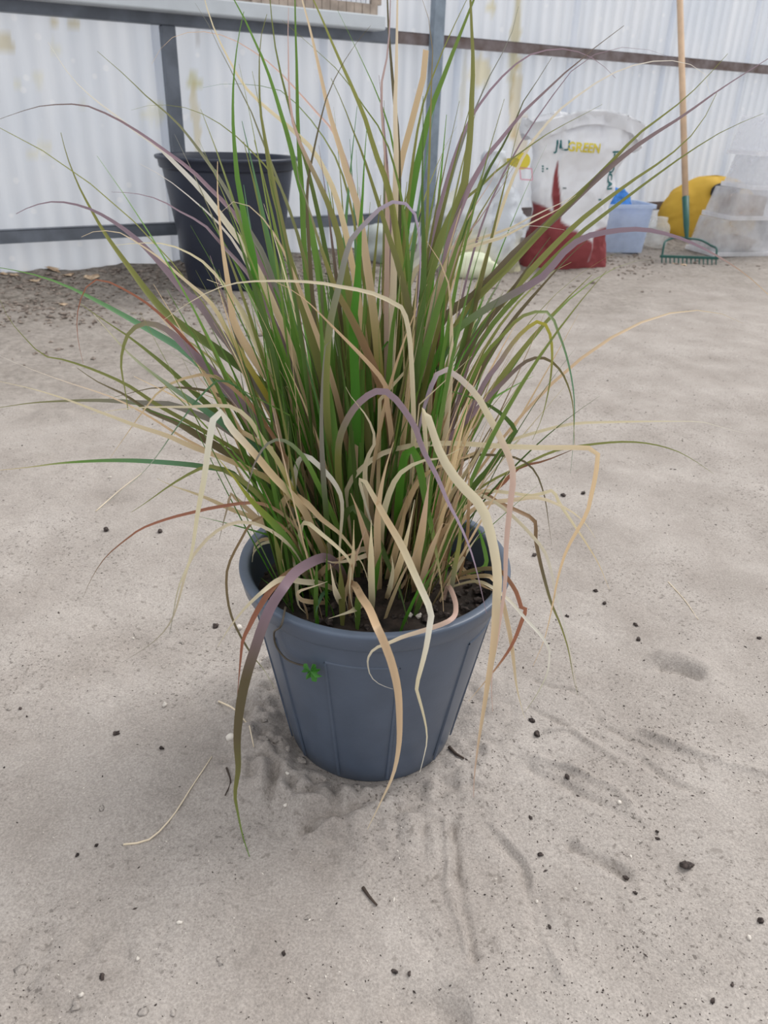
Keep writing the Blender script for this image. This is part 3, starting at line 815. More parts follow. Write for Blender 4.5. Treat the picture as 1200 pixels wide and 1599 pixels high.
def ribbon(P, w, cols, facing, twist, blunt=False, wbase=.75):
    """folded strip along P, w = full width (m) array, facing = direction its flat side looks"""
    n = len(P)
    T = np.gradient(P, axis=0); T /= np.linalg.norm(T, axis=1)[:, None] + 1e-12
    V = []; Cc = []
    prev = None
    for i in range(n):
        f = facing(P[i])
        sd_ = np.cross(T[i], f)
        if np.linalg.norm(sd_) < .15 and prev is not None: sd_ = prev
        sd_ = sd_ - T[i] * (sd_ @ T[i]); sd_ /= np.linalg.norm(sd_) + 1e-12
        if prev is not None and sd_ @ prev < 0: sd_ = -sd_
        prev = sd_
        nr_ = np.cross(sd_, T[i])
        a = twist(i / (n - 1))
        s2 = sd_ * math.cos(a) + nr_ * math.sin(a)
        n2 = np.cross(s2, T[i])
        hw = w[i] / 2
        V += [P[i] - s2 * hw + n2 * hw * .28, P[i] - n2 * hw * .05, P[i] + s2 * hw + n2 * hw * .28]
        Cc += [cols[i], cols[i], cols[i]]
    Fs = []
    for i in range(n - 1):
        for j in range(2): Fs.append((i * 3 + j, i * 3 + j + 1, i * 3 + j + 4, i * 3 + j + 3))
    return V, Fs, np.array(Cc)
def col_along(keys, n, jit=.08):
    ks = [CO[c] for c in keys]
    j = 1 + RNG.uniform(-jit, jit) + RNG.uniform(-.03, .03, 3)
    out = []
    for t in np.linspace(0, 1, n):
        x = t * (len(ks) - 1); k = min(int(x), len(ks) - 2) if len(ks) > 1 else 0
        c = ks[k] * (1 - (x - k)) + ks[min(k + 1, len(ks) - 1)] * (x - k)
        out.append(np.clip(c * j, 0, 1))
    return np.array(out)
def wprofile(n, blunt=False):
    t = np.linspace(0, 1, n)
    w = (.62 + .38 * sstep(0, .25, t))
    if blunt: return w * (1 - .25 * t)
    return w * (.06 + .94 * (1 - sstep(.50, 1.03, t) ** 1.15))
nblade = 0
def add_blade(V, Fs, cc):
    global nblade
    o = me_obj('leaf_blade', V, Fs, M_LEAF, plant); set_col(o, cc); nblade += 1
    return o
def outside_pot(p):
    """slide a point towards the camera until it is clear of pot and sand"""
    q = np.array(p, float)
    for _ in range(400):
        r = math.hypot(q[0], q[1])
        lim = (.1505 if q[2] > RIM_Z - .026 else float(pot_r(q[2]))) + .005
        bad = q[2] < RIM_Z + .004 and r < lim
        if not bad: break
        q = q + (CAM - q) * .004
    return q
HERO = []
for line in TR.strip().splitlines():
    head, pts = line.split(':')
    keys, wpx, k = head.split(); late = wpx.endswith('v'); wpx = float(wpx.rstrip('v')); k = float(k)
    cross = None; px = []
    for tok in pts.split():
        if tok == '|': cross = len(px); continue
        px.append(tuple(float(c) for c in tok.split(',')))
    rest = keys.lstrip('d')                # a blade is dark green all over or not at all
    if rest and len(rest) > .4 * len(keys): keys = rest
    px = np.array(px)
    px[0] += RNG.uniform(-10, 10, 2)
    root = at_z(px[0][0], px[0][1], SOIL_Z + .002)
    r = math.hypot(root[0], root[1])
    if r > .115: root[:2] *= .115 / r
    L = np.concatenate([[0], np.cumsum(np.linalg.norm(np.diff(px, axis=0), axis=1))]); s = L / L[-1]
    if cross is not None:
        ps = s[cross]
        # reach past the rim's front by the crossing
        yy = np.array([root[1] + k * min(1, t / ps) ** 1.1 for t in s])
    else:
        yy = root[1] + k * s ** (.5 if k <= -.08 else 1.2) + .012 * np.sin(s * 5 + RNG.uniform(0, 6)) * s
    P = [root]
    for i in range(1, len(px)):
        p = at_y(px[i][0], px[i][1], yy[i])
        if cross is not None and i >= cross: p = outside_pot(p)
        if cross is None or i < cross:
            rr_ = math.hypot(p[0], p[1])
            if rr_ < .165 and p[2] < RIM_Z + .004 and (rr_ > .122 or p[2] < SOIL_Z + .012):
                p = at_z(px[i][0], px[i][1], SOIL_Z + .014)
                if math.hypot(p[0], p[1]) > .126: p = at_z(px[i][0], px[i][1], RIM_Z + .007)
        gz = hgt(p[0], p[1]) + .004
        if p[2] < gz:
            p = at_z(px[i][0], px[i][1], gz)
        P.append(p)
    P = np.array(P)
    n = int(np.clip(len(px) * 3, 18, 46))
    C = catmull(P, n)
    dep = np.array([(c - CAM) @ _fw for c in C])
    w = wpx / F_PX * dep * wprofile(n, keys == 'tttt' and wpx >= 10) * 1.32
    if late: w = w * (.30 + .70 * sstep(.22, .52, np.linspace(0, 1, n)))
    a0 = RNG.uniform(-.5, .5); a1 = RNG.uniform(-.6, .6)
    V, Fs, cc = ribbon(C, w, col_along(keys, n), lambda p: (CAM - p) / np.linalg.norm(CAM - p), lambda t: a0 + a1 * t)
    add_blade(V, Fs, cc)
# leaves between the traced ones: they fill the crown on all sides
def free_blade(az, lean, length, droop, keys, w, rroot, twist=1.2):
    n = 14
    ra = az + RNG.uniform(-.8, .8)
    root = np.array([rroot * math.cos(ra) - .014, rroot * math.sin(ra) - .002, SOIL_Z])
    d = np.array([math.cos(az), math.sin(az), 0.0])
    P = []
    x = 0.0; z = 0.0; ang = lean
    st = length / (n - 1)
    kink = RNG.uniform(.45, .9) if RNG.random() < .10 else None
    side = np.array([-d[1], d[0], 0]) * RNG.uniform(-.10, .10)
    for i in range(n):
        t = i / (n - 1)
        P.append(root + d * x + ZUP * z + side * t * t * length)
        a = ang + droop * t ** 1.6 + (.9 if kink is not None and t > kink else 0)
        x += st * math.sin(a); z += st * math.cos(a)
    P = np.array(P)
    if P[:, 2].min() < .06:
        P[:, 2] = np.maximum(P[:, 2], height(P[:, 0], P[:, 1]) + .004)
    f0 = np.array([-d[0], -d[1], .6]); f0 /= np.linalg.norm(f0)
    a0 = RNG.uniform(-.7, .7); a1 = RNG.uniform(-twist, twist)
    ww = w * wprofile(n)
    return ribbon(P, ww, col_along(keys, n, .15), lambda p: f0, lambda t: a0 + a1 * t)
GREENS = ['GGg', 'ggg', 'ddd', 'ggo', 'Ggg', 'ooo', 'kko', 'Gggo', 'ggoa', 'ookp', 'ggb']
STRAWS = ['ttt', 'ttc', 'tcc', 'ntt', 'tti', 'nkt']
while nblade < 290:
    az = RNG.uniform(.12, math.pi - .12) if RNG.random() < .98 else RNG.uniform(0, 6.283)
    u = RNG.random()
    if u < .66:
        V, Fs, cc = free_blade(az, abs(RNG.normal(.11, .19)), RNG.uniform(.28, .52), RNG.uniform(.05, .55), GREENS[RNG.integers(len(GREENS))], RNG.uniform(.0055, .0095), .075 * math.sqrt(RNG.random()))
    elif u < .93:
        V, Fs, cc = free_blade(az, abs(RNG.normal(.12, .22)), RNG.uniform(.16, .42), RNG.uniform(.0, .5), STRAWS[RNG.integers(len(STRAWS))], RNG.uniform(.005, .0085), .080 * math.sqrt(RNG.random()))
    else:
        V, Fs, cc = free_blade(az, RNG.uniform(.15, .6), RNG.uniform(.4, .62), RNG.uniform(.7, 1.7), ['ooo', 'ggo', 'ooo', 'tcc', 'ttc'][RNG.integers(5)], RNG.uniform(.0025, .005), .06)
    add_blade(V, Fs, cc)
# short straw stubble round the foot of the clump, too many to tell apart
b = MB(); allc = []
for k_ in range(420):
    az = RNG.uniform(-.25, math.pi + .25) if RNG.random() < .86 else RNG.uniform(0, 6.283)
    V, Fs, cc = free_blade(az, abs(RNG.normal(.05, .24)), RNG.uniform(.08, .36) * (1 if math.sin(az) > -.3 else .4), RNG.uniform(-.1, .5), (STRAWS + ['nnt', 'ktt'] if RNG.random() < (.30 if math.cos(az) < .1 else .68) else ['GGg', 'ggG', 'GGG', 'ggg', 'ddd', 'ggo', 'gGG', 'ooo'])[RNG.integers(8)], RNG.uniform(.003, .0075), .092 * math.sqrt(RNG.random()), .8)
    b.add(V, Fs); allc.append(cc)
st = b.build('straw_stubble', M_LEAF, plant, True); set_col(st, np.vstack(allc)); st['kind'] = 'stuff'

# little weed hanging over the rim
sp_px = [(440, 975), (428, 990), (432, 1010), (446, 1028), (462, 1036), (478, 1040)]
pts = [at_z(446, 948, RIM_Z + .004)] + [outside_pot(at_y(u, v, -.06)) for u, v in sp_px]
weed = me_obj('weed_sprig', *(lambda m: (m.v, m.f))((lambda m: (m.tube(catmull(pts, 26), .0011, 6), m)[1])(MB())), M_STEM, plant)
def leaf_lobes(center, r, nrm, updir, mat, parent):
    s_ = np.cross(updir, nrm); s_ /= np.linalg.norm(s_)
    ang = np.linspace(-2.6, 2.6, 27)
    V = [np.asarray(center) + nrm * .002]
    for i, a in enumerate(ang):
        k = r * (1.0 if i % 4 == 1 else (.62 if i % 4 == 3 else .80)) * (1.1 - .12 * abs(a))
        V.append(np.asarray(center) + (updir * math.cos(a) + s_ * math.sin(a)) * k + nrm * .0025 * math.sin(i * 1.9))
    return me_obj('leaf', V, [(0, i, i + 1) for i in range(1, 27)], mat, parent, False)
pl = outside_pot(at_y(488, 1045, -.06))
nv = np.array([pl[0], pl[1], .15 * .1]); nv /= np.linalg.norm(nv)
dn = np.array([.45, 0, -.9]); dn = dn - nv * (dn @ nv); dn /= np.linalg.norm(dn)
leaf_lobes(pl + nv * .002, .0125, nv, dn, M_WEED, weed)

# ------------------------------------------------------------------ big black pot by the wall
BPX, BPY = -.668, 2.665
bz = hgt(BPX, BPY) - .012
bp = empty('plant_tub', (BPX, BPY, bz)); tag(bp, 'large empty black plastic plant tub standing against the translucent wall', 'plant pot')
H = .50
prof = [(0, 0), (.195, 0), (.203, .006), (.205, .02)] + [(.205 + .066 * k / 8, .02 + (H - .07) * k / 8) for k in range(1, 9)]
prof = [(r * .955, z) for r, z in prof]
rprof = [(r * .955, z) for r, z in [(.270, H - .052), (.273, H - .045), (.281, H - .044), (.284, H - .040), (.287, H - .016), (.296, H - .012), (.299, H - .006), (.297, H), (.284, H), (.279, H - .004), (.272, H - .03)]]
prof += [(r * .955, z) for r, z in [(.272, H - .03), (.262, H - .08), (.20, .03), (0, .03)]]
b = MB(); b.lathe(rprof, (BPX, BPY, bz), 72); b.build('rim', M_BLACKPOT, bp, True)
b = MB(); b.lathe(prof, (BPX, BPY, bz), 72)
o = b.build('tub_body', M_BLACKPOT, bp, True)
es = o.modifiers.new('split', 'EDGE_SPLIT'); es.split_angle = math.radians(50)

# ------------------------------------------------------------------ sacks
def fnoise3(P, sc, seed):
    return vnoise(P[..., 0] * sc + seed, P[..., 2] * sc, seed) + vnoise(P[..., 1] * sc, P[..., 2] * sc + 5.3, seed + 1)
def sack(name, base, facing, wfun, dfun, hts, colfun, mat, parent, wr=.012, seed=0, na=96, topclose=False, lean=(0, 0), pw=.62, sag=None, grow=0.0):
    """tube of rounded-rectangle sections, widths wfun(t), depths dfun(t)"""
    ca, sa = math.cos(facing), math.sin(facing)
    ex = np.array([ca, sa, 0]); ey = np.array([-sa, ca, 0])
    V = []; Cc = []; Fs = []
    n = len(hts)
    for i, z in enumerate(hts):
        t = i / (n - 1)
        for j in range(na):
            a = 2 * math.pi * j / na
            cx = math.copysign(abs(math.cos(a)) ** pw, math.cos(a)); sy = math.copysign(abs(math.sin(a)) ** pw, math.sin(a))
            lx = cx * wfun(t) / 2; ly = sy * dfun(t) / 2
            wv = wr * (1 + grow * t * t) * (float(vnoise(lx * 13 + seed, z * 11, seed)) * 1.3 + .8 * float(vnoise(lx * 30 + ly * 20, z * 9 + seed, seed + 3)) + .4 * float(vnoise(lx * 50 + seed, z * 45 + ly * 30, seed + 5)))
            zz = z + (sag(lx, ly, t) if sag else 0)
            p = np.asarray(base) + ex * (lx + lean[0] * t) + ey * (ly + lean[1] * t) + (ex * cx + ey * sy) * wv + ZUP * zz
            V.append(p); Cc.append(colfun(lx, ly, zz, t))
    for i in range(n - 1):
        for j in range(na): Fs.append((i * na + j, i * na + (j + 1) % na, (i + 1) * na + (j + 1) % na, (i + 1) * na + j))
    Fs.append(tuple(range(na))[::-1])
    if topclose: Fs.append(tuple((n - 1) * na + j for j in range(na)))
    o = me_obj(name, V, Fs, mat, parent); set_col(o, np.array(Cc))
    return o, ex, ey
def surf(o):
    vs = [v.co.copy() + Vector(o.matrix_basis.translation) for v in o.data.vertices]
    return BVHTree.FromPolygons([tuple(v) for v in o.data.vertices.data.vertices] if False else [tuple(v.co) for v in o.data.vertices], [tuple(p.vertices) for p in o.data.polygons])
def decal_text(txt, name, base, ex, ey, bvh, x, z, size, mat, parent, rot=0.0, extr=.0, xs=1.0, bold=0.0):
    cu = bpy.data.curves.new('t', 'FONT'); cu.body = txt; cu.size = size; cu.align_x = 'CENTER'; cu.align_y = 'CENTER'; cu.offset = bold
    tmp = bpy.data.objects.new('t', cu); COL.objects.link(tmp)
    dg = bpy.context.evaluated_depsgraph_get()
    me = bpy.data.meshes.new_from_object(tmp.evaluated_get(dg)); bpy.data.objects.remove(tmp)
    bm = bmesh.new(); bm.from_mesh(me)
    bmesh.ops.triangulate(bm, faces=bm.faces)
    for _ in range(2): bmesh.ops.subdivide_edges(bm, edges=[e for e in bm.edges if e.calc_length() > size * .25], cuts=1)
    bmesh.ops.triangulate(bm, faces=bm.faces)
    bm.to_mesh(me); bm.free()
    cr, sr = math.cos(rot), math.sin(rot)
    V = []
    for v in me.vertices:
        tx, ty = v.co.x * xs, v.co.y
        lx = x + tx * cr - ty * sr; lz = z + tx * sr + ty * cr
        V.append(onto(bvh, base, ex, ey, lx, lz))
    return me_obj(name, V, [tuple(p.vertices) for p in me.polygons], mat, parent, False)
def onto(bvh, base, ex, ey, lx, lz, lift=.003):
    o_ = np.asarray(base) + ex * lx + ZUP * lz - ey * 1.2
    hit = bvh.ray_cast(Vector(o_), Vector(ey))
    if hit[0] is None: return np.asarray(base) + ex * lx + ZUP * lz - ey * .15
    return np.array(hit[0]) - ey * lift
def decal_poly(name, poly, base, ex, ey, bvh, mat, parent):
    c = np.mean(poly, 0)
    V = [onto(bvh, base, ex, ey, *c)]
    m = len(poly)
    for k in (.5, 1.0):
        for p in poly: V.append(onto(bvh, base, ex, ey, *(c + (np.array(p) - c) * k)))
    Fs = [(0, 1 + i, 1 + (i + 1) % m) for i in range(m)] + [(1 + i, 1 + m + i, 1 + m + (i + 1) % m, 1 + (i + 1) % m) for i in range(m)]
    return me_obj(name, V, Fs, mat, parent, False)
M_TEAL = principled('teal_print', S(34, 110, 112), .6)
M_YELLOW = principled('yellow_print', S(226, 208, 70), .6)
M_PINK = principled('pink_print', S(226, 160, 178), .6)
M_GREYPRINT = principled('grey_print', S(120, 125, 128), .6)

# white woven sack with a red lower part
WHITE = S(242, 242, 245); RED = S(142, 68, 70)
sb = at_z(884, 420); SBX, SBY = sb[0] - .005, sb[1] + .12
zb = hgt(SBX, SBY) - .01
sk = empty('woven_sack', (SBX, SBY, zb)); tag(sk, 'open white woven sack with red lower part and yellow GREEN print', 'sack')
fa = math.radians(6)
def sack_col(lx, ly, z, t):
    white = WHITE * (1 - .10 * (float(vnoise(lx * 9, z * 9, 15)) + .5))
    red = RED * (.96 + .08 * (float(vnoise(lx * 10, z * 14, 8)) + .5))
    if ly > .02:
        m = float(sstep(.19, .17, z)); return white * (1 - m) + red * m
    edge = .205 - .60 * lx + .03 * float(vnoise(lx * 14, z * 10, 5))        # red shows below a diagonal
    m = float(max(sstep(.06, .045, z), sstep(edge + .008, edge - .008, z) * sstep(.118, .104, lx)))
    hw = .020 * (1 - max(0.0, z - .36) / .16)
    m = max(m, float(sstep(hw + .005, hw - .003, abs(lx + .105 - .02 * math.sin(z * 9))) * sstep(.53, .50, z)) if hw > .002 else 0)
    e2 = .19 + (lx - .11) * .3
    pk = float(sstep(.100, .118, lx) * sstep(e2 + .008, e2 - .008, z))
    m = max(m, pk)
    return white * (1 - m) + red * m
def top_sag(lx, ly, t):
    return (.07 * float(vnoise(lx * 7 + 3, ly * 7, 19)) + .035 * math.cos(lx * 7) - .03 * (lx / .2) ** 2 * (1 if lx > 0 else .4)) * max(0, (t - .55) / .45) ** 2
hts = list(np.linspace(0, .67, 76)) + [.683, .69, .685, .67, .645, .62]
n_ = len(hts)
def wf(t):
    w = .40 + .06 * math.exp(-(t / .2) ** 2) - .02 * math.exp(-((t - .35) / .12) ** 2)
    w += .10 * sstep(.6, .86, t)
    if t > .88: w += .045 * min(1, (t - .88) / .06)
    return float(w)
def df(t):
    d = .22 - .05 * t + .06 * sstep(.6, .88, t)
    if t > .88: d += .045 * min(1, (t - .88) / .06)
    return float(d)
body, ex, ey = sack('sack_body', (SBX, SBY, zb), fa, wf, df, hts, sack_col, M_FABRIC, sk, wr=.018, seed=3, na=170, grow=1.6, sag=top_sag, lean=(.035, .03))
SB = BVHTree.FromPolygons([tuple(np.array(v.co)) for v in body.data.vertices], [tuple(p.vertices) for p in body.data.polygons])
off_b = np.array([SBX, SBY, zb])
# body verts are local to nothing (mesh keeps world coordinates before parenting)
decal_text('JU', 'printed_letters', off_b, ex, ey, SB, -.092, .572, .062, M_TEAL, body, rot=.03, bold=.0008)
decal_text('GREEN', 'printed_letters', off_b, ex, ey, SB, .008, .566, .056, M_YELLOW, body, rot=-.04, bold=.0015, xs=.95)
decal_text('I-OOCAI', 'printed_letters', off_b, ex, ey, SB, .172, .47, .040, M_TEAL, body, rot=-1.50, bold=.0015, xs=1.15)
decal_text('.:.', 'printed_marks', off_b, ex, ey, SB, -.150, .47, .05, M_TEAL, body, rot=-1.5, bold=.001)
decal_text('-', 'printed_marks', off_b, ex, ey, SB, -.06, .395, .07, M_GREYPRINT, body)
decal_text('.', 'printed_marks', off_b, ex, ey, SB, -.02, .235, .12, M_GREYPRINT, body)
decal_text('-', 'printed_marks', off_b, ex, ey, SB, .13, .345, .07, M_TEAL, body)

# slumped clear bag of pale yellow stuff
pb = at_z(752, 430); PBX, PBY = pb[0] - .09, pb[1] + .13
zb2 = hgt(PBX, PBY) - .015
pbag = empty('plastic_bag', (PBX, PBY, zb2)); tag(pbag, 'slumped cloudy plastic bag with pale yellow contents and yellow round mark', 'bag')
def bag_col(lx, ly, z, t):
    k = float(np.clip(.75 - z * 2.2 + 1.1 * vnoise(lx * 7, z * 8, 25), 0, 1))
    w = S(216, 220, 226); y = S(214, 206, 168)
    if float(vnoise(lx * 11 + 3, z * 13, 28)) > .22: y = S(176, 168, 130)
    return w * (1 - k) + y * k
def wf2(t): return float(.54 * (1 - .2 * t) * (1 - .55 * sstep(.35, .8, t)) * (1 - .75 * sstep(.8, 1, t)))
def df2(t): return float(.25 * (1 - .85 * sstep(.4, 1, t)))
bag, bex, bey = sack('bag_film', (PBX, PBY, zb2), math.radians(4), wf2, df2, np.linspace(0, .54, 50), bag_col, M_FABRIC, pbag, wr=.045, seed=31, topclose=True, lean=(.13, .06), pw=.8)
BB = BVHTree.FromPolygons([tuple(v.co) for v in bag.data.vertices], [tuple(p.vertices) for p in bag.data.polygons])
bb = np.array([PBX, PBY, zb2])
def local_at(u, v, base, ex, ey, depth):
    p = at_y(u, v, base[1] - depth); d = p - base
    return d @ ex, d[2]
cx, cz = local_at(811, 250, bb, bex, bey, .06)
decal_poly('yellow_mark', [(cx + .035 * math.cos(a), cz + .035 * math.sin(a)) for a in np.linspace(0, 6.283, 16, endpoint=False)], bb, bex, bey, BB, M_YELLOW, bag)
cx2, cz2 = local_at(817, 268, bb, bex, bey, .07)
for q in range(4):
    cs = [(-.03, .02), (.024, .016), (.033, -.03), (-.02, -.028)]
    p, r = np.array(cs[q]), np.array(cs[(q + 1) % 4]); d = (r - p) / np.linalg.norm(r - p); m_ = np.array([-d[1], d[0]]) * .0025
    decal_poly('pink_outline', [p + m_ + (cx2, cz2), r + m_ + (cx2, cz2), r - m_ + (cx2, cz2), p - m_ + (cx2, cz2)], bb, bex, bey, BB, M_PINK, bag)
# pale yellow-green slab in front of it
M_FOAM = principled('pale_green_foam', S(226, 230, 200), .75, .06, 12, bump=.2)
fb = at_z(735, 437); fz = hgt(fb[0], fb[1] + .06)
V, Fs = blob((fb[0], fb[1] + .05, fz + .052), .115, 5, 22, 32, (1.05, .42, .56), .1, .10)
fo = me_obj('foam_slab', V, Fs, M_FOAM); tag(fo, 'pale yellow-green rounded slab lying before the cloudy plastic bag', 'foam')
# small white bundle behind the grass
wb_ = at_z(585, 425); wz = hgt(wb_[0], wb_[1] + .14)
M_WPL = principled('white_film', S(214, 220, 216), .5, .15, 14, trans=.25)
V, Fs = blob((wb_[0] + .05, wb_[1] + .15, wz + .07), .13, 17, 24, 36, (1.05, .5, .72), .15, .22)
wb = me_obj('film_bundle', V, Fs, M_WPL); tag(wb, 'crumpled whitish film bundle on the soil behind the grass', 'bundle')

# ------------------------------------------------------------------ boxes
def tub(name, c, rot, w0, d0, w1, d1, h, th, mat, parent, rim=.012, rimh=.02, inv=False):
    """open tapered box, bottom w0 x d0, top w1 x d1, rounded corners, with a rim"""
    ca, sa = math.cos(rot), math.sin(rot)
    def ring(w, d, z, r=.025, k=5):
        out = []
        for qx, qy, a0 in ((1, 1, 0), (-1, 1, 90), (-1, -1, 180), (1, -1, 270)):
            for i in range(k):
                a = math.radians(a0 + 90 * i / (k - 1))
                x = qx * (w / 2 - r) + r * math.cos(a); y = qy * (d / 2 - r) + r * math.sin(a)
                out.append((c[0] + x * ca - y * sa, c[1] + x * sa + y * ca, c[2] + z))
        return out
    lv = [(w0, d0, 0), (w1, d1, h - rimh), (w1, d1, h), (w1 - th, d1 - th, h), (w0 - th, d0 - th, th)]
    lr = [(w1 + .001, d1 + .001, h - rimh), (w1 + rim * 2, d1 + rim * 2, h - rimh), (w1 + rim * 2, d1 + rim * 2, h), (w1 + .001, d1 + .001, h)]
    if inv:
        lv = [(w, d, h - z) for w, d, z in lv]; lr = [(w, d, h - z) for w, d, z in lr]
    V = []; Fs = []
    for w, d, z in lr: V += ring(w, d, z)
    for i in range(3):
        for j in range(20):
            q = (i * 20 + j, i * 20 + (j + 1) % 20, (i + 1) * 20 + (j + 1) % 20, (i + 1) * 20 + j)
            Fs.append(q[::-1] if inv else q)
    me_obj('rim', V, Fs, M_RIMPL if mat is not M_BLUEPL else mat, parent, False)
    V = []; Fs = []
    for w, d, z in lv: V += ring(w, d, z)
    n = 20
    for i in range(len(lv) - 1):
        for j in range(n):
            q = (i * n + j, i * n + (j + 1) % n, (i + 1) * n + (j + 1) % n, (i + 1) * n + j)
            Fs.append(q[::-1] if inv else q)
    Fs.append(tuple(range(n)) if inv else tuple(range(n))[::-1])
    Fs.append(tuple((len(lv) - 1) * n + j for j in range(n)))
    return me_obj(name, V, Fs, mat, parent, False)
M_BLUEPL = clear_plastic('cloudy_blue_plastic', S(222, 232, 247), .80)
M_CLEAR = clear_plastic('cloudy_clear_plastic', S(244, 245, 248), .36)
M_RIMPL = clear_plastic('thick_clear_rim', S(250, 250, 252), .72)
M_CLEAR2 = clear_plastic('clear_jar_plastic', S(244, 246, 246), .34)
M_BLUECL = principled('blue_cloth', S(62, 128, 206), .8, .35, 40, bump=.5, bscale=40)
M_BROWNC = principled('brown_paper', S(190, 168, 146), .85, .2, 12)
bt = at_z(968, 398); BTX, BTY = bt[0] + .0, bt[1] + .13
tz = hgt(BTX, BTY) - .006
tb = empty('storage_tub', (BTX, BTY, tz)); tag(tb, 'cloudy blue open storage tub beside the white and red sack', 'storage tub')
tub('tub_body', (BTX, BTY, tz), math.radians(10), .25, .22, .285, .25, .255, .006, M_BLUEPL, tb)
V, Fs = blob((BTX - .01, BTY, tz + .20), .125, 41, 26, 36, (.78, .68, 1.0), 0, .28)
Vb = []
for p in V:
    p = list(p); p[2] += .02 * float(vnoise(p[0] * 40, p[1] * 40 + p[2] * 30, 44)); p[2] = max(p[2], tz + .012); Vb.append(p)
bc = me_obj('blue_cloth', Vb, Fs, M_BLUECL); tag(bc, 'crumpled bright blue cloth stuffed in the cloudy tub', 'cloth')
# clear jar lying next to it
jt = at_z(1030, 392); JX, JY = jt[0], jt[1] + .10
jz = hgt(JX, JY)
b = MB(); pr = [(0, 0), (.055, 0), (.066, .010), (.070, .03), (.070, .105), (.064, .125), (.05, .138), (.048, .142), (.048, .165), (.0, .168)]
b.lathe(pr, (JX, JY, jz - .002), 32)
jar = b.build('plastic_jar', M_CLEAR2, None, True)
tag(jar, 'small cloudy clear jar between blue tub and rake', 'jar')

# yellow sack with a black top behind the boxes
ys = at_z(1130, 386); YX, YY = ys[0] - .02, ys[1] + .30
yz = hgt(YX, YY) - .02
yk = empty('yellow_sack', (YX, YY, yz)); tag(yk, 'yellow and black bundle slumped behind the clear boxes', 'sack')
YC = S(222, 180, 72)
def ycol(lx, ly, z, t):
    return YC * (.96 + .08 * (float(vnoise(lx * 9, z * 9, 91)) + .5))
def wfy(t): return float(.66 * math.sqrt(max(1 - t ** 3.0, .004)) * (.85 + .15 * sstep(0, .2, t)))
def dfy(t): return float(.26 * math.sqrt(max(1 - t ** 3.0, .004)))
sack('sack_body', (YX, YY, yz), math.radians(12), wfy, dfy, np.linspace(0, .375, 36), ycol, M_FABRIC, yk, wr=.016, seed=77, topclose=True, pw=.75)
M_BLACKF = principled('black_fabric', S(40, 42, 52), .8, .2, 20)
p0 = at_y(1113, 305, YY - .13); p1 = at_y(1119, 296, YY - .12); p2 = at_y(1132, 292, YY - .10)
b = MB(); b.tube(catmull([p0, p1, p2, p2 + np.array([.10, .02, -.02])], 14), [.012, .02] + [.026] * 10 + [.02] * 2, 12); b.build('black_strap', M_BLACKF, yk, True)
q0 = at_y(1197, 338, YY - .16); q1 = at_y(1195, 360, YY - .17)
b = MB(); b.tube(catmull([q0, q1, at_y(1204, 376, YY - .16)], 12), .04, 12); b.build('black_strap', M_BLACKF, yk, True)

# four cloudy clear boxes stacked upside down
cb = at_z(1148, 402); CX, CY = cb[0] + .03, cb[1] + .15
cz_ = hgt(CX, CY) - .004
hs = [.19, .155, .165, .19]; ws = [.40, .42, .40, .36]
labs = ['lowest cloudy clear plastic box of the stack by the rake, standing on soil', 'cloudy clear box with brown paper inside, second from the ground in the stack',
        'cloudy clear plastic box, third from the ground in the stack', 'topmost cloudy clear plastic box of the stack by the rake']
offx = [-.015, .055, .13, .115]
z = cz_
for i in range(4):
    bxo = empty('plastic_box', (CX + offx[i], CY + .02 * i, z)); tag(bxo, labs[i], 'plastic box', 'stack of clear plastic boxes')
    tub('box_body', (CX + offx[i], CY + .02 * i, z), math.radians(14), ws[i] * .80, .24, ws[i] * .92, .28, hs[i], .004, M_CLEAR, bxo, rim=.010, rimh=.022, inv=True)
    if i == 1:
        b = MB(); a_ = math.radians(14); e1 = np.array([math.cos(a_), math.sin(a_), 0]); e2 = np.array([-math.sin(a_), math.cos(a_), 0])
        b.obox(np.array([CX + offx[i], CY + .02 * i, z + .012]) - e1 * .15 - e2 * .09, e1 * .19, e2 * .16, ZUP * .105)
        pp = bevel(b.build('paper_stack', M_BROWNC), .004); tag(pp, 'brown paper stack inside the second clear box', 'paper')
    if i == 0:
        V, Fs = blob((CX + offx[i] + .01, CY, z + .05), .10, 61, 10, 14, (1.3, .8, .45), .2, .3)
        bl = me_obj('brown_bag', V, Fs, M_BROWNC); tag(bl, 'small brown crumpled bag inside the lowest clear box', 'bag')
    z += hs[i] + .001

# ------------------------------------------------------------------ rake leaning on the wall
M_GREENM = principled('green_painted_metal', S(40, 92, 84), .5, .15, 20)
M_HANDLE = principled('pale_wood_handle', S(214, 182, 150), .55, .12, 18)
r0 = at_z(1030, 405, .012); r1 = at_z(1121, 408, .012)
mid = (r0 + r1) / 2
rk = empty('garden_rake', (mid[0], mid[1], hgt(mid[0], mid[1]))); tag(rk, 'green metal garden rake with pale wooden handle leaning on the wall', 'rake')
gz = hgt(mid[0], mid[1])
bz_ = gz + .032
A = np.array([r0[0], r0[1], bz_]); B = np.array([r1[0], r1[1], bz_])
ax = (B - A) / np.linalg.norm(B - A)
b = MB(); b.obox(A - np.array([0, .008, .007]), B - A, np.array([-ax[1], ax[0], 0]) * .010, ZUP * .014); bevel(b.build('head_bar', M_GREENM, rk), .002)
for k in range(14):
    p = A + (B - A) * (k + .5) / 14
    b = MB(); b.tube([p, p + np.array([0, -.012, -.022]), p + np.array([0, -.026, -.040])], [.0042, .0038, .0015], 6); b.build('tine', M_GREENM, rk, True)
sock = at_y(1073, 372, mid[1] + .075)
bow1 = [A + ax * .012, A + ax * .018 + np.array([0, .02, .06]), at_y(1041, 376, mid[1] + .055), at_y(1055, 371, mid[1] + .07), sock]
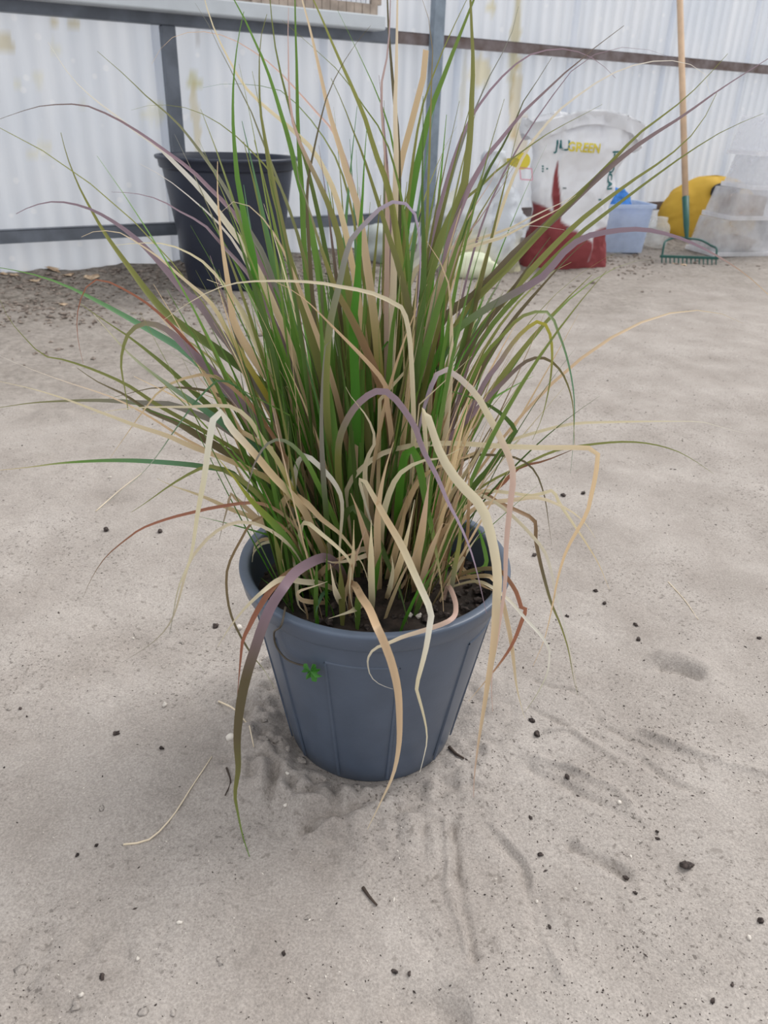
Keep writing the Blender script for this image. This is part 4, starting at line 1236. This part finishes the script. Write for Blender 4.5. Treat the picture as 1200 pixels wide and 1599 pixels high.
bow2 = [B - ax * .012, B - ax * .012 + np.array([0, .02, .045]), at_y(1112, 384, mid[1] + .055), at_y(1095, 375, mid[1] + .07), sock]
for bw in (bow1, bow2):
    b = MB(); b.tube(catmull(bw, 20), .0055, 8); b.build('bow', M_GREENM, rk, True)
# the handle rises to rest on the wall
top_u, top_v = 1058, -150
d = ray(top_u, top_v)
t_ = ((W0 - WN * .03 - CAM) @ WN) / (d @ WN)
htop = CAM + d * t_
hd = htop - sock
fer_end = sock + hd * .125
b = MB(); b.tube([sock - hd * .004, sock, sock + hd * .04, fer_end], [.006, .009, .015, .0185], 14); b.build('socket', M_GREENM, rk, True)
b = MB(); b.tube([sock + hd * .10, sock + hd * .5, htop - hd * .01, htop], [.0165, .0165, .0165, .012], 16); b.build('handle', M_HANDLE, rk, True)

# ------------------------------------------------------------------ loose bits on the sand
def ground_bit(name, u, v, px, mat, label, cat, group, sq=(1.2, .9, .7), seed=0):
    p = at_z(u, v); p[2] = hgt(p[0], p[1])
    dpt = (p - CAM) @ _fw
    r = px / F_PX * dpt / 2 * (.72 if name == 'sand_clod' else 1)
    V, Fs = blob((p[0], p[1], p[2] + r * sq[2] * (.15 if name == 'sand_clod' else .55)), r, seed, 6, 9, sq, random.uniform(0, 6), .85 if name == 'sand_clod' else .5)
    o = me_obj(name, V, Fs, mat); tag(o, label, cat, group)
    return o
for i, (u, v, px) in enumerate([(1072, 1352, 15), (981, 1362, 9), (839, 1148, 10), (831, 1128, 8), (503, 1022, 6), (1188, 1440, 9), (845, 1332, 7), (182, 1145, 8), (253, 1172, 7), (860, 1440, 6),
        (1028, 1310, 6), (1026, 1300, 5), (993, 1394, 6), (617, 1512, 8), (640, 1515, 6), (886, 1216, 7), (830, 1275, 6), (166, 828, 8), (336, 974, 9), (250, 832, 7), (886, 961, 6), (932, 920, 6), (945, 941, 6),
        (993, 976, 7), (1185, 1000, 6), (997, 1000, 7), (835, 862, 7), (912, 766, 7), (880, 771, 7), (1080, 1350, 8), (150, 1318, 6), (120, 1332, 6), (443, 1485, 7), (160, 1525, 9), (30, 1100, 5), (1115, 1560, 8), (1145, 1535, 6)]):
    ground_bit('soil_crumb', u, v, px, M_DARKBIT, 'dark brown soil crumb lying on the pale sand', 'crumb', 'dark crumbs on the sand', (1.3, .9, .75), i)
for i, (u, v, px) in enumerate([(415, 1137, 15), (470, 1190, 18), (412, 1170, 20), (433, 1168, 14), (395, 1167, 13), (450, 1180, 12), (30, 1512, 20), (70, 1510, 16), (120, 1565, 22), (225, 1580, 20), (50, 1535, 14), (270, 1580, 13), (505, 1222, 15), (535, 1228, 12), (560, 1235, 13), (480, 1430, 10), (343, 1496, 16), (160, 1262, 11), (285, 997, 11), (12, 1100, 8)]):
    ground_bit('sand_clod', u, v, px, M_SAND, 'rounded clod of sand pushed up at the foot of the blue-grey pot' if 1130 < v < 1250 and u > 380 else 'rounded clod lying loose on open sand', 'sand clod', 'sand clods at the pot foot' if 1130 < v < 1250 and u > 380 else 'sand clods on open sand', (1.25, 1.0, .42), 100 + i)
for i, (u, v, px) in enumerate([(258, 1101, 8), (361, 1163, 12), (447, 1269, 7), (450, 1228, 6), (370, 742, 6), (172, 749, 5), (967, 1257, 7), (280, 1442, 8), (127, 1553, 7), (374, 980, 9), (840, 1400, 5), (1170, 1465, 7), (900, 1385, 5), (215, 1497, 6)]):
    ground_bit('white_grit', u, v, px, M_PALEBIT, 'small whitish stone lying on the sand', 'stone', 'whitish stones on the sand', (1.1, .9, .8), 200 + i)
M_STRAWLEAF = principled('dry_leaf_litter', S(206, 184, 156), .8, .25, 60, dark=S(140, 110, 84))
def litter(u, v, px, seed):
    p = at_z(u, v); p[2] = hgt(p[0], p[1]); dpt = (p - CAM) @ _fw; r = px / F_PX * dpt / 2
    rr = random.Random(seed); a0 = rr.uniform(0, 6)
    V = [(p[0], p[1], p[2] + r * .35)]
    for k in range(9):
        a = a0 + k * 2 * math.pi / 9; q = r * rr.uniform(.6, 1.3)
        x, y = q * math.cos(a) * 1.2, q * math.sin(a) * .8
        V.append((p[0] + x, p[1] + y, hgt(p[0] + x, p[1] + y) + r * rr.uniform(.05, .5)))
    o = me_obj('dry_leaf', V, [(0, 1 + k, 1 + (k + 1) % 9) for k in range(9)], M_STRAWLEAF, None, False)
    so = o.modifiers.new('t', 'SOLIDIFY'); so.thickness = .001
    tag(o, 'dry curled tan leaf lying on the soil at the wall', 'leaf', 'dry leaves at the foot of the wall')
for i, (u, v, px) in enumerate([(27, 448, 15), (55, 450, 16), (85, 440, 22), (108, 445, 16), (145, 448, 18), (100, 478, 12), (10, 448, 12), (75, 435, 10), (180, 425, 14), (40, 440, 12), (205, 422, 10), (1068, 414, 9), (1055, 412, 8)]):
    litter(u, v, px, i)
litter_p = at_z(52, 516)
def stick(pts, r, label, mat=M_TWIG, name='twig', cat='twig'):
    P = []
    for u, v in pts:
        p = at_z(u, v); P.append(np.array([p[0], p[1], hgt(p[0], p[1]) + r * .8]))
    b = MB(); b.tube(catmull(P, 12), [r * (1 - .5 * k / 11) for k in range(12)], 6)
    o = b.build(name, mat, None, True); tag(o, label, cat)
stick([(567, 1386), (577, 1400), (589, 1413)], .0020, 'thin dark twig lying on the sand in front of the pot')
stick([(702, 1168), (712, 1182), (724, 1192)], .0024, 'short dark twig beside the foot of the blue-grey pot')
stick([(355, 1211), (361, 1230), (352, 1247)], .0012, 'fine dark rootlet left of the pot foot')
M_DRY = principled('dry_straw', S(222, 206, 180), .7, .1, 40)
stick([(192, 1315), (230, 1307), (265, 1277), (300, 1230), (332, 1188)], .0011, 'long pale straw lying on the sand left of the pot', M_DRY, 'straw', 'straw')
stick([(342, 1100), (368, 1117), (385, 1135), (392, 1165), (398, 1187)], .0013, 'bent pale straw lying on the sand by the purple blade', M_DRY, 'straw', 'straw')
stick([(150, 800), (190, 768), (222, 742)], .0010, 'straight whitish straw on the sand behind the left blades', M_DRY, 'straw', 'straw')
stick([(1045, 905), (1070, 935), (1090, 972)], .0009, 'thin curved straw lying alone on the open sand', M_DRY, 'straw', 'straw')
# crumbs and grit too many to count
def scatter(name, n, mat, label, cat, dens, rmin, rmax, vmax=1640):
    U = RNG.uniform(-60, 1260, n * 14); Vv = RNG.uniform(400, vmax, n * 14)
    D = _fw[None] + _rt[None] * ((U - 600) / F_PX)[:, None] - _up[None] * ((Vv - 799.5) / F_PX)[:, None]
    P = CAM + D * (-CAM[2] / D[:, 2])[:, None]
    x, y = P[:, 0], P[:, 1]
    ok = (np.hypot(x, y) > .112) & (wall_dist(x, y) > .07) & (RNG.random(len(x)) < dens(x, y)) & (np.hypot(x - BPX, y - BPY) > .22)
    P = P[ok][:n]; x, y = P[:, 0], P[:, 1]
    dpt = (P - CAM) @ _fw
    r = RNG.uniform(rmin, rmax, len(x)) * (.55 + .45 * np.minimum(dpt, 2.5)) * np.where(RNG.random(len(x)) < .94, 1, 1.8)
    z = height(x, y) + r * .3
    a = RNG.uniform(0, 6.28, len(x)); e = RNG.uniform(1, 2.6, len(x))
    b = MB()
    for i in range(len(x)):
        ca, sa, q = math.cos(a[i]), math.sin(a[i]), r[i]
        T = [(q * e[i], 0, 0), (0, q, 0), (-q * e[i], q * .2, 0), (0, -q, 0), (q * .2, 0, q * .7), (0, 0, -q * .7)]
        b.add([(x[i] + p * ca - w * sa, y[i] + p * sa + w * ca, z[i] + h) for p, w, h in T],
              [(0, 1, 4), (1, 2, 4), (2, 3, 4), (3, 0, 4), (1, 0, 5), (2, 1, 5), (3, 2, 5), (0, 3, 5)])
    o = b.build(name, mat, None, False); tag(o, label, cat, kind='stuff')
scatter('bark_crumbs', 3600, M_DARKBIT, 'scatter of tiny dark crumbs all over the sand', 'crumbs', lambda x, y: np.clip(.35 + 1.6 * vnoise(x * 5, y * 5, 95) + .3 * (x > .1), .05, 1), .0003, .00085)
scatter('pale_grit', 500, M_PALEBIT, 'scatter of tiny pale grit grains over the sand', 'grit', lambda x, y: .6 + 0 * x, .0003, .0009)
scatter('soil_gravel', 3200, M_CLOD, 'coarse dark soil lumps along the foot of the wall', 'soil', lambda x, y: sstep(1.25, .05, wall_dist(x, y) + .7 * vnoise(x * 4, y * 4, 97)) ** 1.5, .0012, .0042, 760)
